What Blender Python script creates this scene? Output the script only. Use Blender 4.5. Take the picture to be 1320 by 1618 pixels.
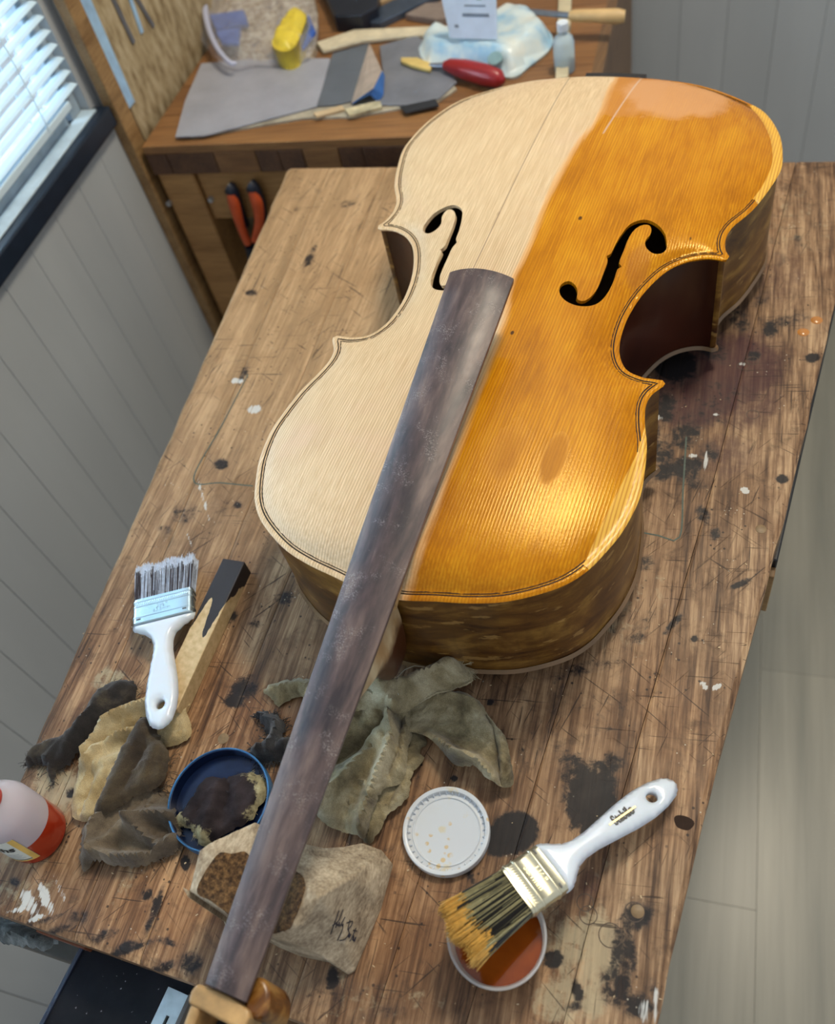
import bpy, bmesh, math, random
import numpy as np
from mathutils import Vector, Matrix, noise as mnoise
from mathutils.geometry import delaunay_2d_cdt

for o in list(bpy.data.objects): bpy.data.objects.remove(o)
SC = bpy.context.scene
COL = SC.collection
random.seed(4)
RNG = np.random.default_rng(7)

# ------------------------------------------------------------------ camera
# working units: millimetres, origin at the neck joint of the cello, x right, y towards the endpin,
# z = 0 at the edge of the belly; the floor lies 1025 mm below and is world z = 0.
FPX = 1434.52
EUL = (0.64243558, 0.17953807, 0.36945406)
CAM = np.array([263.01, -292.31, 593.29])
FLOOR = -1025.0
BENCH = -145.0
def W(x, y, z): return Vector((x/1000, y/1000, (z-FLOOR)/1000))
cam_data = bpy.data.cameras.new('camera')
cam = bpy.data.objects.new('camera', cam_data); COL.objects.link(cam)
cam.location = W(*CAM); cam.rotation_euler = EUL
cam_data.sensor_fit = 'HORIZONTAL'; cam_data.sensor_width = 36
cam_data.lens = FPX/1320*36
cam_data.clip_start = 0.01
cam_data.dof.use_dof = True
cam_data.dof.focus_distance = 0.80
cam_data.dof.aperture_fstop = 6.0
SC.camera = cam

# ------------------------------------------------------------------ world and light
SC.view_settings.view_transform = 'Standard'
SC.view_settings.look = 'None'
SC.view_settings.gamma = 1
SC.view_settings.use_curve_mapping = False
SC.view_settings.exposure = 0.0
world = bpy.data.worlds.new('world'); SC.world = world
world.use_nodes = True
bg = world.node_tree.nodes['Background']
bg.inputs[0].default_value = (0.84, 0.92, 1.0, 1)
bg.inputs[1].default_value = 0.64
def area(name, loc, target, sx, sy, power, color):
    l = bpy.data.lights.new(name, 'AREA'); l.shape = 'RECTANGLE'; l.size = sx; l.size_y = sy
    l.energy = power; l.color = color
    o = bpy.data.objects.new(name, l); COL.objects.link(o); o.location = loc
    o.rotation_euler = (Vector(target)-Vector(loc)).to_track_quat('-Z', 'Y').to_euler()
    return o
# daylight through the left window, soft daylight added above the back wall, warm ceiling lamp
area('window_daylight', (-1.15, 0.0, 1.60), (0.0, 0.1, 0.95), 1.7, 1.1, 75, (0.66, 0.84, 1.0))
area('far_daylight_fill', (-0.25, 3.2, 3.1), (0.0, 0.3, 1.0), 2.2, 1.3, 95, (0.90, 0.95, 1.0))
area('ceiling_lamp', (0.30, 1.0, 2.75), (0.1, 0.3, 1.0), 0.40, 0.3, 27, (1.0, 0.88, 0.68))

# ------------------------------------------------------------------ geometry helpers
def rotm():
    from mathutils import Euler
    return np.array(Euler(EUL, 'XYZ').to_matrix())
RM = rotm()
def rays(p):
    p = np.atleast_2d(np.array(p, float))
    d = np.stack([(p[:, 0]-660)/FPX, -(p[:, 1]-809)/FPX, -np.ones(len(p))], 1)
    return d @ RM.T
def PX(px, py, h=0.0, base=BENCH):
    """point (mm) seen at a photo pixel, on the horizontal plane h mm above the bench"""
    d = rays((px, py))[0]; s = (base+h-CAM[2])/d[2]
    return CAM+d*s
def PL(pts, h=0.0, base=BENCH): return np.array([PX(x, y, h, base)[:2] for x, y in pts])
def toPX(P):
    q = (np.atleast_2d(P)-CAM) @ RM
    return np.stack([660+FPX*q[:, 0]/-q[:, 2], 809-FPX*q[:, 1]/-q[:, 2]], 1)
WALLA = math.radians(98)
WALLN = np.array([math.cos(WALLA-math.pi/2), math.sin(WALLA-math.pi/2), 0])   # points into the room
WALLT = np.array([math.cos(WALLA), math.sin(WALLA), 0])
WP0 = np.array([-815.0, 770.0, 0])
def PWALL(px, py, off=0.0):
    d = rays((px, py))[0]; s = ((WP0+WALLN*off-CAM) @ WALLN)/(d @ WALLN)
    return CAM+d*s

def mesh_obj(name, verts, faces, mat=None, parent=None, smooth=False, mats=None, fmat=None):
    """verts in mm (cello frame)"""
    me = bpy.data.meshes.new(name)
    v = np.asarray(verts, float)
    v = np.column_stack([v[:, 0]/1000, v[:, 1]/1000, (v[:, 2]-FLOOR)/1000])
    me.from_pydata(v.tolist(), [], [tuple(int(i) for i in f) for f in faces])
    me.update()
    if mats:
        for m in mats: me.materials.append(m)
        if fmat is not None: me.polygons.foreach_set('material_index', fmat)
    elif mat: me.materials.append(mat)
    if smooth: me.polygons.foreach_set('use_smooth', [True]*len(me.polygons))
    o = bpy.data.objects.new(name, me); COL.objects.link(o)
    if parent: attach(o, parent)
    return o
WM = {}
def attach(o, parent):
    o.parent = parent
    m = Matrix.Identity(4); p = parent
    m = Matrix.Translation(WM.get(p.name, Vector((0, 0, 0))))
    o.matrix_parent_inverse = m.inverted()
def fixn(o, ang=None):
    bm = bmesh.new(); bm.from_mesh(o.data); bmesh.ops.recalc_face_normals(bm, faces=bm.faces); bm.to_mesh(o.data); bm.free()
    return o
def autosmooth(o, deg=35):
    me = o.data
    me.polygons.foreach_set('use_smooth', [True]*len(me.polygons))
    bm = bmesh.new(); bm.from_mesh(me)
    for e in bm.edges:
        if len(e.link_faces) == 2 and e.calc_face_angle(0) > math.radians(deg): e.smooth = False
    bm.to_mesh(me); bm.free(); return o
def tag(o, label, cat, group=None):
    o['label'] = label; o['category'] = cat
    if group: o['group'] = group
    return o
def thing(name, loc, label, cat, group=None):
    o = bpy.data.objects.new(name, None); COL.objects.link(o); o.location = W(*loc); o.empty_display_size = .02
    WM[o.name] = o.location.copy()
    return tag(o, label, cat, group)
def struct(o): o['kind'] = 'structure'; return o
def stuff(o): o['kind'] = 'stuff'; return o
def bevel(o, w, seg=2, ang=35):
    m = o.modifiers.new('bevel', 'BEVEL'); m.width = w/1000; m.segments = seg; m.limit_method = 'ANGLE'; m.angle_limit = math.radians(ang)
    return o
def solid(o, t, off=-1):
    m = o.modifiers.new('solid', 'SOLIDIFY'); m.thickness = t/1000; m.offset = off
    e = o.modifiers.new('split', 'EDGE_SPLIT'); e.split_angle = math.radians(55); return o

class G:
    """collects simple solids, all in mm"""
    def __init__(s): s.v = []; s.f = []
    def add(s, v, f):
        n = len(s.v); s.v += [tuple(map(float, p)) for p in v]; s.f += [tuple(i+n for i in q) for q in f]; return s
    def box(s, o, ax, ay, az):
        """corner o and three edge vectors"""
        o, ax, ay, az = [np.array(a, float) for a in (o, ax, ay, az)]
        v = [o, o+ax, o+ax+ay, o+ay, o+az, o+ax+az, o+ax+ay+az, o+ay+az]
        return s.add(v, [(0, 3, 2, 1), (4, 5, 6, 7), (0, 1, 5, 4), (1, 2, 6, 5), (2, 3, 7, 6), (3, 0, 4, 7)])
    def loft(s, rings, cap=True):
        n = len(rings[0]); v = [p for r in rings for p in r]; f = []
        for i in range(len(rings)-1):
            for j in range(n):
                k = (j+1) % n; f.append((i*n+j, i*n+k, (i+1)*n+k, (i+1)*n+j))
        if cap: f += [tuple(range(n-1, -1, -1)), tuple((len(rings)-1)*n+j for j in range(n))]
        return s.add(v, f)
    def tube(s, pts, r, n=8, cap=True):
        pts = [np.array(p, float) for p in pts]
        rr = r if hasattr(r, '__len__') else [r]*len(pts)
        rings = []; t0 = pts[1]-pts[0]; t0 /= np.linalg.norm(t0)+1e-9
        u = np.cross(t0, [0, 0, 1.]);
        if np.linalg.norm(u) < 1e-3: u = np.array([1., 0, 0])
        for i, p in enumerate(pts):
            t = pts[min(i+1, len(pts)-1)]-pts[max(i-1, 0)]; t = t/(np.linalg.norm(t)+1e-9)
            u = u-t*(u @ t); u /= np.linalg.norm(u)+1e-9; w = np.cross(t, u)
            rings.append([p+rr[i]*(math.cos(a)*u+math.sin(a)*w) for a in np.linspace(0, 2*math.pi, n, endpoint=False)])
        return s.loft(rings, cap)
    def lathe(s, c, prof, n=48, cap=False):
        """prof: list of (r,z) relative to c, upright axis"""
        rings = [[(c[0]+r*math.cos(a), c[1]+r*math.sin(a), c[2]+z) for a in np.linspace(0, 2*math.pi, n, endpoint=False)] for r, z in prof]
        return s.loft(rings, cap)
    def prism(s, poly, z0, z1):
        n = len(poly)
        zt = z1 if hasattr(z1, '__len__') else [z1]*n; zb = z0 if hasattr(z0, '__len__') else [z0]*n
        return s.add([(p[0], p[1], zb[i]) for i, p in enumerate(poly)]+[(p[0], p[1], zt[i]) for i, p in enumerate(poly)],
                     [tuple(range(n-1, -1, -1)), tuple(range(n, 2*n))]+[(i, (i+1) % n, (i+1) % n+n, i+n) for i in range(n)])
    def obj(s, name, mat, parent=None, smooth=None):
        o = mesh_obj(name, s.v, s.f, mat, parent); fixn(o)
        if smooth: autosmooth(o, smooth)
        return o
def catmull(pts, step=4.0, closed=False):
    P = [np.array(p, float) for p in pts]; n = len(P); out = []
    rng = range(n) if closed else range(n-1)
    for i in rng:
        p1, p2 = P[i], P[(i+1) % n]
        p0 = P[i-1] if (closed or i > 0) else 2*p1-p2
        p3 = P[(i+2) % n] if (closed or i < n-2) else 2*p2-p1
        k = max(2, int(np.linalg.norm(p2-p1)/step+.5))
        for j in range(k):
            t = j/k
            out.append(.5*((2*p1)+(-p0+p2)*t+(2*p0-5*p1+4*p2-p3)*t*t+(-p0+3*p1-3*p2+p3)*t**3))
    if not closed: out.append(P[-1])
    return np.array(out)
def inpoly(pts, poly):
    pts = np.atleast_2d(pts); x, y = pts[:, 0], pts[:, 1]; r = np.zeros(len(pts), bool)
    a = np.asarray(poly); b = np.roll(a, -1, 0)
    for (x1, y1), (x2, y2) in zip(a, b):
        c = ((y1 > y) != (y2 > y)) & (x < (x2-x1)*(y-y1)/(y2-y1+1e-12)+x1); r ^= c
    return r
def pdist(pts, poly, closed=True):
    a = np.asarray(poly, float); b = np.roll(a, -1, 0)
    if not closed: a, b = a[:-1], b[:-1]
    ab = b-a; L = (ab**2).sum(1)+1e-9; out = np.full(len(pts), 1e9)
    for i in range(len(a)):
        d = pts-a[i]; t = np.clip((d @ ab[i])/L[i], 0, 1); q = d-t[:, None]*ab[i]
        out = np.minimum(out, np.hypot(q[:, 0], q[:, 1]))
    return out
def cdt(outer, holes=(), extra=None, loops=(), spacing=5, margin=.45):
    """triangulate region; loops = extra constraint polygons inside"""
    V = []; E = []
    for lp in [outer]+list(holes)+list(loops):
        n0 = len(V); n = len(lp); V += [tuple(p) for p in lp]; E += [(n0+i, n0+(i+1) % n) for i in range(n)]
    o = np.asarray(outer); mn, mx = o.min(0), o.max(0)
    gx = np.arange(mn[0], mx[0], spacing); gy = np.arange(mn[1], mx[1], spacing*.866)
    X, Y = np.meshgrid(gx, gy); X = X+(np.arange(len(gy)) % 2)[:, None]*spacing/2
    g = np.column_stack([X.ravel(), Y.ravel()])
    g = g[inpoly(g, outer)]
    for h in holes: g = g[~inpoly(g, h)]
    for lp in [outer]+list(holes)+list(loops): g = g[pdist(g, lp) > spacing*margin]
    if extra is not None and len(extra): g = np.vstack([g[np.array([True]*len(g))], extra])
    V += [tuple(p) for p in g]
    vs, es, fs, *_ = delaunay_2d_cdt([Vector(p) for p in V], E, [], 0, 1e-5)
    vs = np.array([(v.x, v.y) for v in vs]); fs = np.array([f for f in fs if len(f) == 3])
    c = vs[fs].mean(1); k = inpoly(c, outer)
    for h in holes: k &= ~inpoly(c, h)
    fs = fs[k]
    a = vs[fs]; cr = (a[:, 1, 0]-a[:, 0, 0])*(a[:, 2, 1]-a[:, 0, 1])-(a[:, 1, 1]-a[:, 0, 1])*(a[:, 2, 0]-a[:, 0, 0])
    fs[cr < 0] = fs[cr < 0][:, ::-1]
    fs = fs[np.abs(cr) > 1e-4]
    return vs, fs
def compact(v, f):
    u, inv = np.unique(f.ravel(), return_inverse=True); return v[u], inv.reshape(f.shape)
def sm(x, a, b):
    t = np.clip((x-a)/(b-a), 0, 1); return t*t*(3-2*t)
def fbm(x, y, s, seed=0, oct=3):
    return np.array([mnoise.fractal(Vector((a/s, b/s, seed*7.31)), 1.0, 2.0, oct) for a, b in zip(np.ravel(x), np.ravel(y))])

# ------------------------------------------------------------------ material helpers
class N:
    def __init__(s, name, rough=.5, metal=0., spec=.5):
        s.m = bpy.data.materials.new(name); s.m.use_nodes = True; s.t = s.m.node_tree; s.n = s.t.nodes
        s.b = s.n['Principled BSDF']; s.b.inputs['Roughness'].default_value = rough; s.b.inputs['Metallic'].default_value = metal
        s.b.inputs['Specular IOR Level'].default_value = spec
    def link(s, a, b):
        if isinstance(a, bpy.types.NodeSocket): s.t.links.new(a, b)
        else:
            if b.type == 'RGBA' and not hasattr(a, '__len__'): a = (a, a, a, 1)
            if b.type == 'RGBA' and len(a) == 3: a = (*a, 1)
            b.default_value = a
    def pos(s): return s.n.new('ShaderNodeTexCoord').outputs['Object']
    def loc(s, v, scale=(1, 1, 1), rot=(0, 0, 0), off=(0, 0, 0)):
        k = s.n.new('ShaderNodeMapping'); s.link(v, k.inputs[0]); k.inputs['Scale'].default_value = scale
        k.inputs['Rotation'].default_value = rot; k.inputs['Location'].default_value = off; return k.outputs[0]
    def noise(s, v, scale=5, detail=3, rough=.55, dist=0.):
        k = s.n.new('ShaderNodeTexNoise'); s.link(v, k.inputs['Vector']); k.inputs['Scale'].default_value = scale
        k.inputs['Detail'].default_value = detail; k.inputs['Roughness'].default_value = rough; k.inputs['Distortion'].default_value = dist
        return k.outputs['Fac']
    def voro(s, v, scale=5, out='Distance', feat='F1'):
        k = s.n.new('ShaderNodeTexVoronoi'); k.feature = feat; s.link(v, k.inputs['Vector']); k.inputs['Scale'].default_value = scale; return k.outputs[out]
    def math(s, op, a, b=0., c=None, clamp=False):
        k = s.n.new('ShaderNodeMath'); k.operation = op; k.use_clamp = clamp; s.link(a, k.inputs[0]); s.link(b, k.inputs[1])
        if c is not None: s.link(c, k.inputs[2])
        return k.outputs[0]
    def step(s, x, a, b):
        k = s.n.new('ShaderNodeMapRange'); k.interpolation_type = 'SMOOTHSTEP'; s.link(x, k.inputs[0])
        k.inputs[1].default_value = a; k.inputs[2].default_value = b; return k.outputs[0]
    def mix(s, f, a, b, blend='MIX'):
        k = s.n.new('ShaderNodeMix'); k.data_type = 'RGBA'; k.blend_type = blend
        s.link(f, k.inputs[0]); s.link(a, k.inputs[6]); s.link(b, k.inputs[7]); return k.outputs[2]
    def ramp(s, f, stops):
        k = s.n.new('ShaderNodeValToRGB'); s.link(f, k.inputs[0]); e = k.color_ramp.elements
        while len(e) < len(stops): e.new(.5)
        for i, (p, c) in enumerate(stops): e[i].position = p; e[i].color = (*c, 1) if len(c) == 3 else c
        return k.outputs[0]
    def attr(s, name):
        k = s.n.new('ShaderNodeAttribute'); k.attribute_name = name; return k.outputs['Fac']
    def rnd(s): return s.n.new('ShaderNodeObjectInfo').outputs['Random']
    def sep(s, v):
        k = s.n.new('ShaderNodeSeparateXYZ'); s.link(v, k.inputs[0]); return k.outputs
    def bump(s, h, st=.3, d=.001):
        k = s.n.new('ShaderNodeBump'); k.inputs['Strength'].default_value = st; k.inputs['Distance'].default_value = d
        s.link(h, k.inputs['Height']); s.t.links.new(k.outputs[0], s.b.inputs['Normal']); return k
    def col(s, c): s.link(c, s.b.inputs['Base Color']); return s
    def rough(s, c): s.link(c, s.b.inputs['Roughness']); return s
    def set(s, **k):
        for a, v in k.items(): s.link(v, s.b.inputs[a.replace('_', ' ')])
        return s
def srgb(*c): return tuple(((x/255)/12.92 if x/255 <= .04045 else ((x/255+.055)/1.055)**2.4) for x in c)
def plain(name, c, rough=.5, metal=0., var=.12, scale=40, bump=0., spec=.5):
    n = N(name, rough, metal, spec); p = n.pos()
    f = n.noise(p, scale, 4); c0 = tuple(x*(1-var*1.4) for x in c); c1 = tuple(min(1, x*(1+var*1.4)) for x in c)
    n.col(n.ramp(f, [(.3, c0), (.7, c1)]))
    if bump: n.bump(n.noise(p, scale*5, 4), bump, .001)
    return n.m
def woodmat(name, c0, c1, ang=96, rough=.5, grain=240, bump=.15, var=None):
    n = N(name, rough); p = n.pos(); q = n.loc(n.loc(p, rot=(0, 0, -math.radians(ang))), scale=(.05, 1, 1))
    a = n.noise(q, grain, 5, .6); b = n.noise(q, grain*.12, 3, .5, .3)
    f = n.math('ADD', n.math('MULTIPLY', a, .55), n.math('MULTIPLY', b, .45))
    c = n.ramp(f, [(.36, c0), (.62, c1)])
    if var: c = n.mix(n.math('MULTIPLY', n.rnd(), var[0]), c, var[1])
    n.col(c); n.bump(a, bump, .0006); return n.m
def fabric(name, cs, thr=.5, scale=18, weave=1400, rough=.95):
    """cs: three colours dark -> light"""
    n = N(name, rough, 0, .2); p = n.pos()
    f = n.noise(p, scale, 5, .65, .4)
    c = n.ramp(f, [(.33, cs[0]), (thr, cs[1]), (.66, cs[2])])
    w = n.noise(p, weave, 2)
    n.col(n.mix(.35, c, n.mix(1., c, n.ramp(w, [(.35, (.45,)*3), (.65, (1.5,)*3)]), 'MULTIPLY')))
    n.bump(n.math('ADD', n.math('MULTIPLY', w, .6), n.noise(p, 300, 3)), .5, .0012)
    n.set(Sheen_Weight=.25)
    return n.m
# ------------------------------------------------------------------ the room
M_wall = (lambda n: (n.col(n.mix(n.math('MULTIPLY', n.rnd(), .5), n.ramp(n.noise(n.loc(n.pos(), scale=(1, 1, .2)), 9, 3), [(.3, (.42, .435, .445)), (.7, (.48, .495, .50))]), (.40, .415, .42))),
                     n.bump(n.noise(n.pos(), 60, 3), .05), n.m)[-1])(N('wall_paint', .27))
M_dark = plain('dark_core', (.02, .022, .025), .7)
M_sill = plain('sill_paint', (.012, .02, .035), .35)
M_trimwood = woodmat('trim_wood', srgb(120, 88, 52), srgb(165, 130, 85), 90, .5)
def wall_local(t, z, off=0.0):
    """t mm along the left wall from WP0, z in cello mm, off into the room"""
    p = WP0+WALLT*t+WALLN*off; return np.array([p[0], p[1], z])
def wt(p): return float((np.array(p)-WP0) @ WALLT)
ZSILL = -66.0
T_W1 = wt(PWALL(75, 0)); T_W1 = -25.0; T_W0 = -1500.0; Z_W1 = 960.0
def wbox(g, t0, t1, z0, z1, o0, o1):
    a = wall_local(t0, z0, o0)
    return g.box(a, WALLT*(t1-t0), WALLN*(o1-o0), (0, 0, z1-z0))
g = G(); wbox(g, -2200, 1200, FLOOR, ZSILL-30, -90, -14); wbox(g, T_W1, 1200, ZSILL-30, 1600, -90, -14)
wbox(g, -2200, T_W1, Z_W1, 1600, -90, -14); wbox(g, -2200, T_W0, ZSILL-30, Z_W1, -90, -14)
wl = struct(g.obj('wall_left', M_wall))
k = 0
tb = -388.0
t0 = wt([-652, -388, 0])
bw = 78.3
for i in range(-13, 19):
    a = t0+i*bw
    if a > 1150: break
    top = ZSILL-32 if a < T_W1-20 else 1600
    g = G(); wbox(g, a+.3, a+bw-.3, -950, top, -14, 0)
    o = g.obj('board', M_wall, wl); bevel(o, 1.2, 2)
g = G(); wbox(g, -2200, 1150, FLOOR, -950, -14, 4); struct(bevel(g.obj('baseboard_left', plain('baseboard_paint', (.3, .3, .28), .4)), 2))
# back wall of upright boards
BA = math.radians(8); BT = np.array([math.cos(BA), math.sin(BA), 0]); BN = np.array([math.sin(BA), -math.cos(BA), 0])
BP = np.array([0, 1700.0, 0])
def bbox(g, t0, t1, z0, z1, o0, o1): return g.box(BP+BT*t0+BN*o0+np.array([0, 0, z0]), BT*(t1-t0), BN*(o1-o0), (0, 0, z1-z0))
g = G(); bbox(g, -1100, 1900, FLOOR, 1400, -90, -14); wb = struct(g.obj('wall_back', M_wall))
for i in range(-10, 20):
    g = G(); bbox(g, i*95+.2, i*95+94.8, -950, 1400, -14, 0); bevel(g.obj('board', M_wall, wb), .8, 2)
g = G(); bbox(g, -1100, 1900, FLOOR, -950, -14, 5); struct(bevel(g.obj('baseboard_back', bpy.data.materials['baseboard_paint']), 2))
# floor of laminate planks
def floor_mat():
    n = N('floor_laminate', .33); p = n.pos(); q = n.loc(n.loc(p, rot=(0, 0, -math.radians(98))), scale=(.06, 1, 1))
    f = n.noise(q, 26, 5, .6, .2)
    c = n.ramp(f, [(.3, srgb(128, 126, 114)), (.7, srgb(164, 158, 142))])
    n.col(n.mix(n.math('MULTIPLY', n.rnd(), .35), c, srgb(120, 118, 108))); n.bump(f, .04); return n.m
M_floor = floor_mat()
FT = WALLT; FU = np.array([FT[1], -FT[0], 0])
g = G(); g.box(np.array([-1000, -1700, FLOOR-30]), (3000, 0, 0), (0, 3800, 0), (0, 0, 18)); fl = struct(g.obj('floor', M_dark))
for i in range(-5, 12):
    for j in range(-1, 3):
        o = np.array([-320.0, -390.0, 0])+FU*(i*190)+FT*(j*1285+(i % 3)*430-860)
        g = G(); g.box(o+np.array([0, 0, FLOOR-12])+FU*.15+FT*.15, FU*189.7, FT*1284.7, (0, 0, 12)); bevel(g.obj('plank', M_floor, fl), .3, 1)
# window with dark sill and a venetian blind
win = thing('window_1', tuple(wall_local(-700, ZSILL, 0)), '', ''); del win['label']; del win['category']; struct(win)
M_frame = plain('frame_paint', (.35, .42, .48), .35)
for nm, a in (('window_frame', (T_W1-30, T_W1, ZSILL, Z_W1)), ('window_frame', (T_W0, T_W0+42, ZSILL, Z_W1)), ('window_frame', (T_W0+42, T_W1-42, Z_W1-42, Z_W1)), ('window_frame', (T_W0+42, T_W1-42, ZSILL, ZSILL+30)), ('mullion', (-800, -760, ZSILL+30, Z_W1-42))):
    g = G(); wbox(g, *a, -75, -30); bevel(g.obj(nm, M_frame, win), 2)
n = N('glass', .0); n.set(Transmission_Weight=1., IOR=1.45); n.col((.93, .97, 1)); M_glass = n.m
g = G(); wbox(g, T_W0+42, T_W1-42, ZSILL+30, Z_W1-42, -62, -58); g.obj('pane', M_glass, win)
g = G(); wbox(g, T_W0-30, T_W1+12, ZSILL-32, ZSILL, -76, 14); o = g.obj('window_sill', M_sill, win); bevel(o, 3)
g = G(); wbox(g, T_W0+2, T_W1-2, ZSILL, ZSILL+3, -29, -2); bevel(g.obj('sill_board', plain('sill_board_paint', (.55, .66, .72), .3), win), 1)
vb = thing('venetian_blind', tuple(wall_local(-700, ZSILL+24, -15)), 'white slatted venetian blind hanging in the window above the dark sill', 'blind')
M_slat = (lambda n: (n.col((.66, .80, .88)), n.set(Subsurface_Weight=.0), n.m)[-1])(N('slat_enamel', .3))
zz = ZSILL+44; first = None
prof = [(-12, -1.4), (-6, .6), (0, 1.2), (6, .6), (12, -1.4)]
tilt = math.radians(18)
def slat(z):
    v = []; f = []
    for t in (T_W0+52, T_W1-14):
        for a, b in prof: v.append(wall_local(t, z+b*1.3, -16+a))
    for i in range(4): f.append((i, i+1, i+6, i+5))
    return v, f
v, f = slat(0.0)
proto = mesh_obj('slat', v, f, M_slat, vb); solid(proto, .5, 0)
base_loc = proto.location.copy()
for i in range(44):
    z = (ZSILL+52+i*20)/1000
    o = proto if i == 0 else proto.copy()
    if i: COL.objects.link(o)
    o.location = base_loc+Vector((0, 0, z))
g = G(); wbox(g, T_W0+50, T_W1-46, ZSILL+31, ZSILL+43, -26, -6); bevel(g.obj('bottom_rail', M_slat, vb), 2)
for t in (T_W1-120, T_W1-420, -900, -1300):
    g = G(); wbox(g, t-1, t+1, ZSILL+40, Z_W1-45, -4, -3.2); g.obj('ladder_cord', M_slat, vb)
    g = G(); wbox(g, t-1, t+1, ZSILL+40, Z_W1-45, -28.8, -28); g.obj('ladder_cord', M_slat, vb)
# timber trim and the tool board on the left wall
g = G(); wbox(g, T_W1+14, T_W1+50, -950, 900, 0, 20); struct(bevel(g.obj('trim_1', M_trimwood), 2))

def osb():
    n = N('tool_board_osb', .75); p = n.pos()
    a = n.voro(n.loc(p, scale=(1, 1, .35)), 55, 'Color'); f = n.noise(n.loc(p, scale=(1, 1, .4)), 70, 4)
    c = n.ramp(f, [(.3, srgb(120, 98, 66)), (.5, srgb(168, 148, 112)), (.7, srgb(190, 172, 140))])
    n.col(c); n.bump(f, .2); return n.m
g = G(); wbox(g, T_W1+58, 760, FLOOR+2, 700, 1, 16)
tb_ = bevel(g.obj('tool_board', osb()), 1.5); tag(tb_, 'tan chipboard tool panel standing against the wall behind the far bench', 'panel')
M_steelblue = plain('bright_steel', (.40, .62, .88), .3, .2)
M_steel = plain('dull_steel', (.25, .27, .32), .35, .8)
def board_strip(name, p0, p1, w, mat, lab, cat, z_ext=300):
    a = PWALL(*p0, 18); b = PWALL(*p1, 18); ta, za, tb2, zb2 = wt(a), a[2], wt(b), b[2]
    d = np.array([ta-tb2, za-zb2]); d /= np.linalg.norm(d); q = np.array([-d[1], d[0]])*w/2
    top = np.array([tb2, zb2])+d*z_ext; bot = np.array([tb2, zb2])
    g = G(); pts = [bot-q, bot+q, top+q, top-q]
    v = [wall_local(*p, 16.5) for p in pts]+[wall_local(*p, 19) for p in pts]
    g.add(v, [(0, 1, 2, 3), (7, 6, 5, 4), (0, 4, 5, 1), (1, 5, 6, 2), (2, 6, 7, 3), (3, 7, 4, 0)])
    o = g.obj(name, mat); bevel(o, .6); tag(o, lab, cat); return o
board_strip('steel_rule', (131, 5), (204, 172), 44, M_steelblue, 'long wide blue-grey steel rule hanging nearest the window on the tool panel', 'ruler', 330)
board_strip('cabinet_scraper', (180, 0), (212, 68), 9, M_steel, 'thin dark blade hanging on the tool panel next to the wide steel rule', 'blade', 160)
board_strip('hacksaw_blade', (207, 0), (225, 52), 9, M_steelblue, 'short pale blue blade hanging between two dark ones on the tool panel', 'blade', 150)
board_strip('needle_file', (218, 0), (243, 42), 8, M_steel, 'dark file hanging furthest right on the tool panel', 'file', 150)

# ------------------------------------------------------------------ the workbench the cello lies on
def Lp(t): return np.array([-300, -298.])+t*np.array([-195, 1040.])
RX = np.array([[260, -264], [262, -193], [266, -30], [283, 273], [292, 559], [300, 834]], float)
RT = (RX[:, 1]+264)/1098
def BXY(s, t):
    s = np.asarray(s, float); t = np.asarray(t, float)
    L = np.array([-300, -298.])[None, :]+t[:, None]*np.array([-195, 1040.])[None, :]
    R = np.column_stack([np.interp(t, RT, RX[:, 0]), -264+t*1098])
    return L*(1-s[:, None])+R*s[:, None]
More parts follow.
